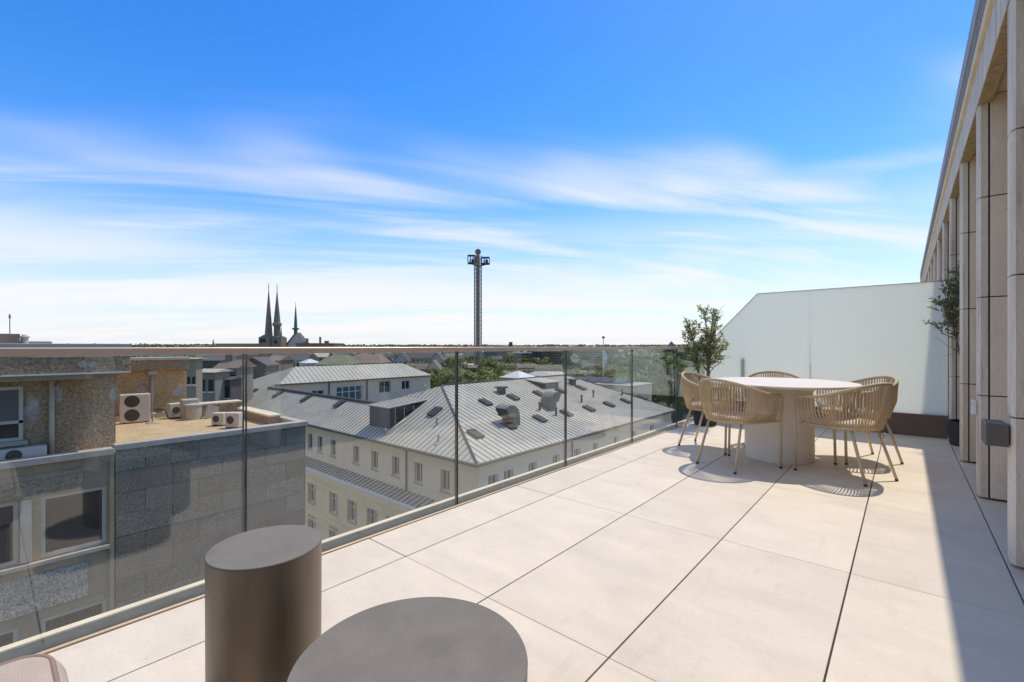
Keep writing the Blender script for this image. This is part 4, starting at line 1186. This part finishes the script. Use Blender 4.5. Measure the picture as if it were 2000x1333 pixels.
# ------------------------------------------------------------------ houses
def house(lab, px0, px1, py_eave, py_ridge, d, wm, rm, gable=False, depth=9, yaw=0, rows=2, cols=4, hip=0.0, drop=None, chim=0, cat='house', name='house', wh=1.5):
    """a house seen between px0 and px1 at distance d; gable=True shows its gable end"""
    pc = P((px0+px1)/2, py_eave, d=d)
    wd = (px1-px0)/889*d
    eh = pc.z; rh = P((px0+px1)/2, py_ridge, d=d).z
    r = math.hypot(pc.x, pc.y)
    gz = min(ground_z(r) - 3, eh - 6) if drop is None else eh - drop
    t = empty(name, (pc.x, pc.y, gz), math.atan2(RGT.y, RGT.x) + R(yaw))
    tag(t, lab, cat)
    E, RG = eh-gz, rh-gz
    h = wd/2
    if gable:
        m = MB()
        m.quad((-h, 0, 0), (h, 0, 0), (h, 0, E), (0, 0, RG), (-h, 0, E)); m.quad((h, depth, 0), (-h, depth, 0), (-h, depth, E), (0, depth, RG), (h, depth, E))
        m.quad((-h, depth, 0), (-h, 0, 0), (-h, 0, E), (-h, depth, E)); m.quad((h, 0, 0), (h, depth, 0), (h, depth, E), (h, 0, E))
        m.build('wall', wm, t)
        rf_ = MB(); ov = 0.4; s = (RG-E)/h
        for sg in (-1, 1):
            pts = [(sg*(h+ov), -ov, E-ov*s), (sg*(h+ov), depth+ov, E-ov*s), (0, depth+ov, RG), (0, -ov, RG)]
            rf_.quad(*[(x, y, z+0.05) for x, y, z in pts]); rf_.quad(*[(x, y, z+0.30) for x, y, z in reversed(pts)])
            for k in range(4):
                a, b = pts[k], pts[(k+1) % 4]; rf_.quad((a[0], a[1], a[2]+0.05), (b[0], b[1], b[2]+0.05), (b[0], b[1], b[2]+0.30), (a[0], a[1], a[2]+0.30))
        rfo = rf_.build('roof', rm, t)
    else:
        dp = depth
        MB().box(-h, h, 0, dp, 0, E).build('wall', wm, t)
        ov = 0.4; hp = hip*h
        b = [(-h-ov, -ov, E), (h+ov, -ov, E), (h+ov, dp+ov, E), (-h-ov, dp+ov, E)]; rg = [(-h-ov+hp, dp/2, RG), (h+ov-hp, dp/2, RG)]
        m = MB(); u_ = lambda q, z=0.03: (q[0], q[1], q[2]+z)
        m.quad(u_(b[0]), u_(b[1]), u_(rg[1]), u_(rg[0])); m.quad(u_(b[2]), u_(b[3]), u_(rg[0]), u_(rg[1]))
        m.quad(u_(b[1]), u_(b[2]), u_(rg[1])); m.quad(u_(b[3]), u_(b[0]), u_(rg[0])); m.quad(*[u_(q) for q in reversed(b)])
        rfo = m.build('roof', rm, t)
    for k in range(chim):
        x = -h*0.55 + k*h*0.9; dpc = depth*0.5
        MB().box(x-0.5, x+0.5, dpc-0.4, dpc+0.4, RG-1.2, RG+1.3).build('chimney', M['tileroof'], rfo)
    for i in range(rows):
        for j in range(cols):
            x = -h + (j+0.5)*wd/cols; z = E - 2.4 - i*3.0
            if gable and i == 0 and rows > 1: z = E - 2.0
            ww = min(0.55, wd/cols*0.3)
            wn = MB().box(x-ww, x+ww, -0.04, 0.0-0.004, z, z+wh).build('window', M['winglass'], t)
            MB().box(x-ww-0.12, x+ww+0.12, -0.09, -0.041, z-0.2, z-0.02).build('sill', M['whiteframe'], wn)
    return t
# mid distance, left
house('big dark slate clad block with a pale roof edge beyond the gravel roof', 380, 440, 705, 694, 75, M['slate'], M['slate'], depth=7, rows=0, cols=0, hip=0.0)
house('tan upright stair tower with dark slits beside the gravel roof', 364, 383, 702, 699.5, 44, M['housetan'], M['flatroof'], depth=0.9, rows=3, cols=2, drop=5.5, cat='tower', name='stair_tower', wh=0.7)
house('house with a faded pinkish tile roof between the dark blocks', 424, 462, 720, 704, 62, M['housegrey'], M['tileroof'], depth=4, rows=1, cols=3, chim=1)
house('dark slate gable house behind the zinc roof at left', 472, 518, 714, 701, 82, M['slate'], M['slatebrown'], gable=True, depth=4, rows=0, cols=0)
house('pale roofed low annex in front of the dark slate block', 388, 420, 728, 722, 58, M['housegrey'], M['zinc'], depth=3, rows=1, cols=2)
house('dark garage like block left of the zinc roof', 400, 450, 742, 737, 60, M['slatebrown'], M['slate'], depth=2.5, rows=1, cols=4)
house('long row of white houses with dormered slate roof near the cathedral', 522, 596, 704, 690, 170, M['housewhite'], M['slate'], depth=12, rows=2, cols=8, chim=2)
house('narrow tan house wall between slate gable and white row', 517, 545, 705, 696, 120, M['sandstone'], M['tileroof'], depth=8, rows=2, cols=2)
house('house with a mossy olive hipped roof behind the courtyard wing', 618, 676, 713, 694, 130, M['housetan'], M['oliveroof'], depth=12, rows=1, cols=4, hip=0.45, chim=1)
house('brown hipped roof right of the mossy roof', 672, 742, 710, 691, 160, M['housetan'], M['tileroof'], depth=14, rows=1, cols=5, hip=0.4, chim=2)
house('distant grey terrace block under the handrail left of the mossy roof', 574, 640, 698, 688, 240, M['housegrey'], M['zinc'], depth=12, rows=1, cols=8)
house('low pale arched roof edge just above the stair head of the zinc roof', 1038, 1108, 735, 728, 100, M['housetan'], M['flatroof'], depth=8, rows=0, cols=0, hip=0.3)
# valley houses
house('white gabled house with steep dark roof among the valley trees', 768, 796, 706, 689, 330, M['housewhite'], M['slatebrown'], gable=True, depth=16, rows=2, cols=3)
house('long dark roofed manor among the valley trees', 794, 846, 700, 688, 345, M['housewhite'], M['slatebrown'], depth=14, rows=1, cols=6, chim=1)
house('house with pale gable and dark roof right of the manor', 836, 868, 707, 690, 320, M['housewhite'], M['slate'], gable=True, depth=14, rows=2, cols=3)
house('tan roofed house in front of the manor', 790, 838, 722, 711, 270, M['housetan'], M['tileroof'], depth=9, rows=1, cols=5)
house('cream gabled cottage left of the tall mast', 832, 858, 722, 705, 255, M['cream'], M['oliveroof'], gable=True, depth=12, rows=2, cols=2)
house('pale flat villa half hidden by trees beside the mast', 902, 926, 716, 711, 300, M['housewhite'], M['zinc'], depth=10, rows=1, cols=4)
house('brick coloured slim house directly left of the mast foot', 915, 931, 719, 714, 240, M['sandstone'], M['tileroof'], depth=7, rows=2, cols=2)
house('row of brown roofed cottages below the office slabs', 966, 1046, 719, 711, 300, M['housetan'], M['tileroof'], depth=9, rows=1, cols=9, chim=3)
house('row of tan cottages right of the brown roofed ones', 1046, 1098, 721, 713, 280, M['housetan'], M['oliveroof'], depth=9, rows=1, cols=6, chim=2)
# offices on the far side of the valley
def office(lab, px0, px1, py0, py1, d, wm, bands, bm, depth=25, cols=0):
    c = P((px0+px1)/2, py0, d=d); wd = (px1-px0)/889*d
    r = math.hypot(c.x, c.y); gz = min(ground_z(r)-3, P(px0, py1, d=d).z - 3)
    t = empty('office_block', (c.x, c.y, gz), math.atan2(RGT.y, RGT.x)); tag(t, lab, 'office')
    H = c.z-gz
    MB().box(-wd/2, wd/2, 0, depth, 0, H).build('wall', wm, t)
    MB().cbox(-wd/2-0.4, wd/2+0.4, -0.4, depth+0.4, H+0.01, H+1.0, 0.1).build('roof', bm, t)
    for k in range(bands):
        z = H - 2.6 - k*3.5
        if z < 1: break
        if cols:
            for j in range(cols):
                x = -wd/2 + (j+0.1)*wd/cols
                MB().box(x, x+wd/cols*0.8, -0.12, -0.01, z, z+1.7).build('window', M['winglass'], t)
        else: MB().box(-wd/2+0.5, wd/2-0.5, -0.25, -0.01, z, z+1.0).build('window_band', bm, t)
    return t
office('long dark office slab on the far side of the valley', 1040, 1100, 688, 714, 620, M['office'], 6, M['office'], cols=10)
office('pale banded office slab right of the dark one', 1100, 1200, 686, 712, 660, M['officepale'], 7, M['office'])
office('grey office wing left of the dark slab', 992, 1040, 691, 712, 640, M['housegrey'], 5, M['officepale'], cols=8)
office('dark low office behind the tall mast', 945, 992, 686, 697, 900, M['office'], 3, M['officepale'])
office('white low block on the ridge left of the mast', 908, 928, 685, 690, 1000, M['housewhite'], 1, M['housegrey'])
office('small dark tower block on the skyline right of the mast', 994, 1001, 669, 684, 1500, M['slate'], 3, M['slate'])
house('brown roofed house behind the corner olive tree', 1322, 1376, 689, 677.5, 140, M['slatebrown'], M['slatebrown'], depth=4, rows=1, cols=5)
house('pointed dark roof tip rising above the handrail at right', 1303, 1326, 683, 667, 1500, M['slatebrown'], M['slate'], depth=30, rows=0, cols=0, hip=0.98, cat='house')
hz_lab = ['white', 'cream', 'tan', 'grey', 'pale']
rh_ = random.Random(31)
spots = [(1125, 697, 520), (1210, 700, 560), (1238, 706, 500), (1262, 697, 620), (1288, 703, 540), (1310, 699, 600), (1150, 716, 380), (1275, 714, 420), (756, 700, 420), (880, 697, 480), (970, 702, 460), (724, 697, 500)]
words = ['farthest left of the valley houses above the solar roof', 'under the pale office slab', 'below the handrail right of the banner', 'high on the slope right of the banner', 'left of the corner olive tree', 'just left of the corner olive tree, higher up', 'directly above the solar modules', 'low among trees above the solar roof end', 'left of the steep white gabled house', 'above the trees left of the mast', 'right of the mast foot', 'behind the brown hipped roof']
for (px, py, d), wd_ in zip(spots, words):
    hw = rh_.uniform(7, 12)
    house('small far house ' + wd_, px-hw, px+hw, py, py-rh_.uniform(5, 8), d, rh_.choice([M['housewhite'], M['cream'], M['housetan']]), rh_.choice([M['tileroof'], M['slatebrown'], M['slate']]), depth=9, rows=1, cols=4, yaw=rh_.uniform(-20, 20), gable=rh_.random() < 0.4)

# ------------------------------------------------------------------ cathedral
def cath_pt(px, py, d): return P(px, py, d=d)
DC = 330.0; k_px = DC/889
cc = P(526, 676, d=DC)
ca = empty('cathedral', (cc.x, cc.y, -34), math.atan2(RGT.y, RGT.x))
tag(ca, 'old cathedral with two dark needle spires and a green copper ridge turret', 'church')
def cx(px): return (px-526)*k_px
def cz(py): return CAM_H + (677-py)*k_px + 34
def octa(prof, n=8): return MB().lathe([(r*k_px, cz(py)) for r, py in prof], n, smooth=False)
def at(o, px, y): o.location = (cx(px), y, 0); return o
MB().box(cx(505), cx(527), 0, 9, 0, cz(658.5)).build('tower', M['sandstone'], ca)
MB().box(cx(527.2), cx(547), 1.5, 10, 0, cz(659.5)).build('tower', M['sandstone'], ca)
at(octa([(13.5, 658.3), (9.5, 654), (7.6, 650)], 4), 515.5, 5).rotation_euler = (0, 0, 0) if False else (0, 0, 0)
s_ = octa([(9.2, 658.2), (7.4, 655), (6.3, 640), (4.2, 610), (1.7, 580), (0.6, 566), (0.4, 552)]).build('spire', M['spire'], ca); at(s_, 518.3, 4.5)
s_ = octa([(13.2, 658.4), (12.6, 657.6), (6.8, 654.0)], 4).build('spire_skirt', M['copper'], ca); at(s_, 516, 4.5); s_.rotation_euler = (0, 0, R(45))
s_ = octa([(13.0, 659.4), (12.4, 658.6), (6.6, 656.0)], 4).build('spire_skirt', M['copper'], ca); at(s_, 537, 6.0); s_.rotation_euler = (0, 0, R(45))
s_ = octa([(6.2, 659), (6.2, 637), (8.8, 636), (8.8, 631), (6.6, 630), (5.0, 612), (2.2, 585), (0.6, 566), (0.4, 553)]).build('spire', M['spire'], ca); at(s_, 532.8, 6)
for px, y in ((518.3, 4.5), (532.8, 6)):
    b_ = MB()
    for py, r in ((564, 1.2), (558.5, 1.5)): b_.lathe([(0, cz(py+1.4)), (r*k_px, cz(py)), (0, cz(py-1.4))], 8)
    at(b_.build('finial', M['darksteel'], ca), px, y)
for px, y in ((545, 3), (525.5, 2.5)):
    s_ = octa([(1.9, 659), (1.5, 652), (0.3, 636)]).build('turret', M['spire'], ca); at(s_, px, y)
MB().box(cx(508), cx(511.5), -0.25, -0.02, cz(669), cz(662)).build('belfry_window', M['black'], ca)
MB().box(cx(513), cx(518), -0.25, -0.02, cz(669), cz(662)).build('belfry_window', M['black'], ca)
rs = MB(); rs.quad(*[(cx(536.5) + 2.8*k_px*math.cos(a), 1.3, cz(668.5) + 3.6*k_px*math.sin(a)) for a in [2*math.pi*j/16 for j in range(16)]])
rs.quad(*[(cx(536.5) + 2.8*k_px*math.cos(a), 1.42, cz(668.5) + 3.6*k_px*math.sin(a)) for a in [-2*math.pi*j/16 for j in range(16)]])
rs.build('rose_window', M['black'], ca)
# nave: steep slate roof with pale gable end
nv = MB(); g0, g1, gt = cx(555), cx(588), cz(650.5)
nv.quad((g0, 6, 0), (g1, 6, 0), (g1, 6, cz(670)), (cx(571.5), 6, gt), (g0, 6, cz(670))); nv.build('gable', M['housewhite'], ca)
rf_ = MB(); rf_.quad((cx(550), 5.6, cz(673)), (cx(570.5), 5.6, gt+0.4), (cx(570.5), 13, gt+0.4), (cx(550), 13, cz(673)))
rf_.quad((cx(571), 5.6, gt+0.4), (cx(591), 5.6, cz(673)), (cx(591), 13, cz(673)), (cx(571), 13, gt+0.4)); rf_.quad((cx(550), 5.7, cz(673)), (g0, 5.7, cz(671)), (cx(570.5), 5.7, gt+0.4), (cx(568), 5.7, gt))
rf_.build('nave_roof', M['slate'], ca)
MB().box(cx(553), cx(589), 6.3, 13, 0, cz(672)).build('nave_wall', M['sandstone'], ca)
MB().lathe([(0, cz(659)), (1.4*k_px, cz(661)), (0, cz(663))], 10).build('gable_boss', M['whiteframe'], ca).location = (cx(572), 5.9, 0)
s_ = octa([(3.6, 651), (3.4, 644), (6.8, 643.4), (6.8, 640.5), (3.4, 640), (2.7, 625), (1.3, 605), (0.35, 594), (0.3, 588)]).build('ridge_turret', M['copper'], ca); at(s_, 568.5, 7)
MB().box(cx(397), cx(506), 14, 40, 0, cz(672.5)).build('aisle_wall', M['housetan'], ca)
MB().box(cx(396), cx(507), 13.2, 41, cz(672.4), cz(671)).build('aisle_roof', M['zinc'], ca)
MB().box(cx(576), cx(651), 2, 20, 0, cz(672.6)).build('chapter_wall', M['sandstone'], ca)
MB().box(cx(575), cx(652), 1.4, 20.6, cz(672.5), cz(670.6)).build('chapter_roof', M['tileroof'], ca)
for px, w_, py in ((591, 1.6, 661), (617, 1.0, 658), (630, 6, 666)):
    MB().box(cx(px-w_/2), cx(px+w_/2), 6, 9, cz(671), cz(py)).build('chimney', M['slatebrown'], ca)
MB().lathe([(2*k_px, cz(673)), (1.6*k_px, cz(669)), (0.3*k_px, cz(662))], 6, smooth=False).build('turret', M['spire'], ca).location = (cx(395.3), 12, 0)

# ------------------------------------------------------------------ viewing tower mast
DT = 250.0; kt = DT/889
tb0 = P(933.5, 740, d=DT)
tz = lambda py: CAM_H + (677-py)*kt + 42
mt = empty('viewing_tower', (tb0.x, tb0.y, -42), math.atan2(RGT.y, RGT.x))
tag(mt, 'very tall slim lattice mast with two cabins and a disc at its head', 'tower')
hw = 6.6*kt; top = tz(500)
MB().box(-0.95, 0.95, -0.7, 0.7, 0, top+0.4).build('mast_core', M['brownsteel'], mt)
for sx in (-1, 1):
    for sy in (-1, 1):
        MB().box(sx*hw-0.17, sx*hw+0.17, sy*hw-0.17, sy*hw+0.17, 0, top).build('chord', M['steel'], mt)
br = MB(); z = 0
while z < top - 2.2:
    for sy in (-1, 1):
        y = sy*hw
        for sx in (-1, 1):
            br.tube([(sx*hw, y, z), (sx*0.95, y, z+1.1)], 0.10, 4); br.tube([(sx*0.95, y, z+1.1), (sx*hw, y, z+2.2)], 0.10, 4)
        br.tube([(-hw, y, z), (hw, y, z)], 0.11, 4)
    for sx in (-1, 1):
        br.tube([(sx*hw, -hw, z), (sx*hw, hw, z+1.1)], 0.10, 4); br.tube([(sx*hw, hw, z+1.1), (sx*hw, -hw, z+2.2)], 0.10, 4)
    z += 2.2
br.build('bracing', M['steel'], mt)['kind'] = 'stuff'
for sx, pc, y0_, y1_ in ((-1, 921.5, 517, 499), (1, 948.5, 518, 503)):
    c = (pc-933.5)*kt; cbn = MB(); w2 = 7.6*kt
    z0, z1 = tz(y1_+15), tz(y1_)
    cb_ = MB().box(c-w2, c+w2, -1.6, 1.6, tz(y0_-1), tz(y0_-3.5)).build('cabin', M['darksteel'], mt)
    MB().box(c-w2, c+w2, -1.6, 1.6, tz(y1_+1.5), tz(y1_)).build('cabin_roof', M['darksteel'], cb_)
    for x in (-1, -0.33, 0.33, 1):
        MB().box(c+x*w2-0.12, c+x*w2+0.12, -1.6, -1.36, tz(y0_-3.6), tz(y1_+1.6)).build('post', M['darksteel'], cb_)
        MB().box(c+x*w2-0.12, c+x*w2+0.12, 1.36, 1.6, tz(y0_-3.6), tz(y1_+1.6)).build('post', M['darksteel'], cb_)
    for x, hgt in ((-0.5, 1.5), (0.1, 1.7), (0.6, 1.4)):
        MB().lathe([(0.35, tz(y0_-3.6)), (0.42, tz(y0_-3.6)+hgt), (0, tz(y0_-3.6)+hgt+0.5)], 8, c=(c+x*w2*0.8, 0, 0)).build('seat_shell', M['slate'], cb_)
    MB().tube([(c*0.2, 0, tz(y0_+2)), (c, 0, tz(y0_-1))], 0.35, 6).build('cabin_arm', M['darksteel'], mt)
dsc = MB(); n = 24
for s in (-0.35, 0.35): dsc.v += [(math.cos(2*math.pi*j/n)*5.7*kt, s, tz(492.5) + math.sin(2*math.pi*j/n)*5.7*kt) for j in range(n)]
dsc.f = [tuple(range(n)), tuple(range(2*n-1, n-1, -1))] + [(j, (j+1) % n, n+(j+1) % n, n+j) for j in range(n)]; dsc.sm = [False]*(n+2)
dsc.build('head_disc', M['spire'], mt)
MB().tube([(0, 0, top), (0, 0, tz(493))], 0.25, 6).build('head_post', M['steel'], mt)

# floodlight pole and banner
DL = 130; kl = DL/889
q = P(1178.5, 735, d=DL)
lp = empty('floodlight_pole', (q.x, q.y, -30)); tag(lp, 'slim floodlight pole rising above the handrail', 'lamp post')
lz = lambda py: CAM_H + (677-py)*kl + 30
MB().lathe([(0.16, 0), (0.10, lz(661))], 8).build('pole', M['paintgrey'], lp)
MB().lathe([(0.10, lz(662)), (0.42, lz(660)), (0.42, lz(658)), (0, lz(657))], 10).build('lamp_head', M['darksteel'], lp)
q = P(1178, 730, d=DL-3)
fl = empty('banner_flag', (q.x, q.y, -30), math.atan2(RGT.y, RGT.x)); tag(fl, 'blue and white banner flag hanging on a pole beyond the solar roof', 'flag')
MB().tube([(0, 0, 0), (0, 0, lz(682))], 0.08, 6).build('pole', M['paintgrey'], fl)
fm = MB()
for s in (0, 1):
    for k in range(9):
        f = k/8; z = lz(684) - f*(lz(684)-lz(716))
        fm.v += [(0.12, s*0.03 + 0.1*math.sin(f*6), z), (0.12 + 1.15*(1-0.45*f) * (0.55+0.45*math.sin(f*3.1)), s*0.03 + 0.35*math.sin(f*7+1), z - 0.3)]
for s in (0, 1):
    for k in range(8):
        i = s*18 + k*2; fm.f.append((i, i+1, i+3, i+2)); fm.sm.append(True)
fm.build('cloth', M['bannerblue'], fl)

# ------------------------------------------------------------------ trees
def tree_mesh(seed, kind):
    rr = random.Random(seed); lv_ = MB()
    cl = []
    H = 12.0
    n = 15 if kind != 'tall' else 12
    for k in range(n):
        a = rr.uniform(0, 2*math.pi); f = rr.uniform(0, 1)
        z = H*(0.28 + 0.60*f); rad = (3.6 if kind == 'round' else 2.2)*math.sin(math.pi*(0.22+0.62*f))*rr.uniform(0.35, 1.0)
        cl.append((Vector((rad*math.cos(a), rad*math.sin(a), z)), rr.uniform(1.2, 2.1)))
    for c, r in cl:
        for q in range(46):
            v = Vector((rr.gauss(0, 1), rr.gauss(0, 1), rr.gauss(0, 1))).normalized()
            p_ = c + Vector((v.x, v.y, v.z*0.8))*r*rr.uniform(0.75, 1.05)
            nn_ = (v + Vector((rr.uniform(-.6, .6), rr.uniform(-.6, .6), rr.uniform(-.2, .8)))).normalized()
            a_ = nn_.cross(Vector((rr.uniform(-1, 1), rr.uniform(-1, 1), 1))).normalized(); b_ = nn_.cross(a_)
            s = rr.uniform(0.28, 0.62)
            lv_.quad(p_ + a_*s, p_ + b_*s*0.8, p_ - a_*s, p_ - b_*s*0.8)
    tk = MB().tube([(0, 0, -2), (0.1, 0, 3), (0.2, 0.1, 6), (0.1, 0.2, 9)], [0.42, 0.32, 0.22, 0.08], 6)
    for a in (0.4, 2.4, 4.3): tk.tube([(0.1, 0, 3.2), (1.6*math.cos(a), 1.6*math.sin(a), 6.4)], [0.2, 0.07], 5)
    return lv_.mesh('crown'), tk.mesh('trunk')
tms = []
for s, kd in ((1, 'round'), (2, 'round'), (3, 'tall'), (4, 'round')):
    c_, t_ = tree_mesh(s, kd); t_.materials.append(M['bark']); tms.append((c_, t_))
crowns = {}
def tree(px, d, top_py, lab, mk, var, grp, wide=1.0):
    q = P(px, top_py, d=d); r = math.hypot(q.x, q.y); gz = ground_z(r)
    h = max(q.z-gz, 6.0); hreal = min(h, 17.0); base = q.z - hreal
    t = empty('valley_tree', (q.x, q.y, base), random.uniform(0, 6.28)); tag(t, lab, 'tree', grp)
    s = hreal/12.0*1.02
    key = (var, mk)
    if key not in crowns:
        me = tms[var][0].copy(); me.materials.clear(); me.materials.append(M[mk]); crowns[key] = me
    a = link('crown', crowns[key], None, t); a.scale = (s*wide, s*wide, s)
    b = link('trunk', tms[var][1], None, t); b.scale = (s, s, s); 
    return t
random.seed(77)
singles = [
    (898, 270, 692, 'bright green broad tree directly left of the mast', 'tree_b', 0, 1.1),
    (882, 300, 697, 'green tree left of the bright one by the mast', 'tree_a', 1, 1.0),
    (957, 235, 700, 'big yellow green tree directly right of the mast', 'tree_b', 1, 1.3),
    (972, 250, 709, 'low bushy tree at the left edge of the white pavilion', 'tree_a', 0, 1.1),
    (990, 420, 690, 'dark rounded tree before the grey office wing', 'tree_c', 0, 1.2),
    (1068, 430, 695, 'pale rounded tree before the dark office slab', 'tree_b', 3, 1.2),
    (1108, 440, 700, 'dark tree at the joint of the two office slabs', 'tree_c', 1, 1.0),
    (752, 300, 694, 'tall dark tree left of the steep white gabled house', 'tree_c', 2, 1.0),
    (872, 310, 700, 'brownish dark tree right of the pale gable', 'tree_c', 0, 1.0),
    (775, 230, 711, 'yellow green bush tree below the manor at left', 'tree_b', 0, 1.2),
    (800, 220, 716, 'green bush tree below the manor, second from the left', 'tree_a', 1, 1.2),
    (848, 225, 722, 'yellow bush tree below the cream cottage', 'tree_b', 3, 1.2),
    (876, 230, 716, 'green tree below the dark tree, left of the mast', 'tree_a', 0, 1.1),
    (905, 215, 722, 'lowest bright tree left of the mast foot', 'tree_b', 1, 1.1),
    (946, 200, 718, 'lowest bright tree right of the mast foot', 'tree_b', 0, 1.1),
    (700, 420, 689, 'dark tree peeping between the brown roofs under the handrail', 'tree_c', 3, 1.0),
    (735, 380, 689, 'green tree above the brown hipped roof', 'tree_a', 0, 1.1),
    (1306, 128, 690, 'green tree before the pointed dark roof, left one', 'tree_a', 1, 1.2),
    (1324, 122, 693, 'green tree right before the pointed dark roof', 'tree_b', 0, 1.2),
    (1342, 130, 690, 'green tree right of the pointed dark roof', 'tree_a', 3, 1.2),
]
for px, d, py, lab, mk, var, wd_ in singles: tree(px, d, py, lab, mk, var, 'single trees in the valley', wd_)
rv = random.Random(5)
for k in range(84):                                    # the tree belt on the right slope
    px = rv.uniform(1100, 1350); d = rv.uniform(190, 620)
    f = (d-190)/430
    py = 728 - 37*f**0.8 + rv.uniform(-3, 3)
    tree(px, d, py, 'green tree in the dense belt on the slope right of the office slabs', rv.choice(['tree_a', 'tree_b', 'tree_a', 'tree_c']), rv.choice([0, 1, 3]), 'tree belt on the right slope', rv.uniform(1.0, 1.4))
for k in range(60):
    px = rv.uniform(650, 1045); d = rv.uniform(240, 620)
    f = (d-240)/380
    py = 714 - 24*f**0.8 + rv.uniform(-3, 3)
    tree(px, d, py, 'green tree in the belt behind the valley houses', rv.choice(['tree_a', 'tree_c', 'tree_a', 'tree_b']), rv.choice([0, 1, 2, 3]), 'tree belt behind the valley houses', rv.uniform(1.0, 1.4))
for k in range(30):
    px = rv.uniform(752, 1000); d = rv.uniform(205, 330)
    tree(px, d, 724 - 20*(d-205)/125 + rv.uniform(-3, 3), 'bright leafy tree low in the valley round the foot of the mast', rv.choice(['tree_a', 'tree_b', 'tree_b']), rv.choice([0, 1, 3]), 'leafy trees low in the valley', rv.uniform(1.0, 1.3))
# wooded ridges on the skyline
for (px0, px1, py, d) in ((250, 400, 673.5, 3600), (700, 870, 672.5, 3500), (1000, 1180, 673.0, 3300), (1180, 1420, 675.0, 3000), (860, 1010, 675.5, 3800)):
    hm = MB(); n = 60; rr_ = random.Random(px0)
    for k in range(n + 1):
        f = k/n; px = px0 + (px1-px0)*f
        up_ = math.sin(math.pi*f)**0.6
        y_ = 682 - (682-py)*up_*(0.86 + 0.14*math.sin(f*17+px0)) - rr_.uniform(0, 0.7)*up_
        a = P(px, y_, d=d); b = P(px, 690, d=d-260); e = P(px, 690, d=d+260)
        hm.v += [tuple(b), tuple(a), tuple(e)]
    for k in range(n):
        i = k*3; hm.f += [(i, i+3, i+4, i+1), (i+1, i+4, i+5, i+2)]; hm.sm += [False, False]
    tag(hm.build('hill', M['ridge']), 'wooded ridge on the skyline', kind='structure')
# far woods and far town, beyond telling apart
fw = MB(); rw = random.Random(9)
for k in range(5200):
    a = rw.uniform(-0.95, 0.95); r = rw.uniform(700, 3300)**1.0
    x = r*(FWD.x*math.cos(a) + RGT.x*math.sin(a)); y = r*(FWD.y*math.cos(a) + RGT.y*math.sin(a))
    g = ground_z(r); s = rw.uniform(3.5, 6.5)*(0.75 + r/4500)
    for q in range(5):
        ox, oy, oz = rw.uniform(-s, s), rw.uniform(-s, s), rw.uniform(0.2, 1.1)*s
        v = Vector((rw.gauss(0, 1), rw.gauss(0, 1), rw.gauss(0.5, 1))).normalized(); a_ = v.cross(UP + Vector((0.1, 0, 0))).normalized(); b_ = v.cross(a_)
        c = Vector((x+ox, y+oy, g+oz)); e = s*rw.uniform(0.35, 0.6)
        fw.quad(c + a_*e, c + b_*e, c - a_*e, c - b_*e)
tag(fw.build('far_woodland', M['farwood']), 'dark woods covering the far hills', 'woodland', kind='stuff')
ft = MB(); 
for k in range(230):
    a = rw.uniform(-0.8, 0.8); r = rw.uniform(720, 2200)
    x = r*(FWD.x*math.cos(a) + RGT.x*math.sin(a)); y = r*(FWD.y*math.cos(a) + RGT.y*math.sin(a))
    g = ground_z(r); w_, d_, h_ = rw.uniform(5, 12), rw.uniform(5, 9), rw.uniform(6, 11)
    ft.box(x-w_, x+w_, y-d_, y+d_, g-3, g+h_)
    ft.quad((x-w_, y-d_, g+h_+0.1), (x+w_, y-d_, g+h_+0.1), (x+w_, y, g+h_+4), (x-w_, y, g+h_+4)); ft.quad((x-w_, y, g+h_+4), (x+w_, y, g+h_+4), (x+w_, y+d_, g+h_+0.1), (x-w_, y+d_, g+h_+0.1))
tag(ft.build('far_town', M['officepale']), 'pale far houses scattered over the opposite slope', 'town', kind='stuff')
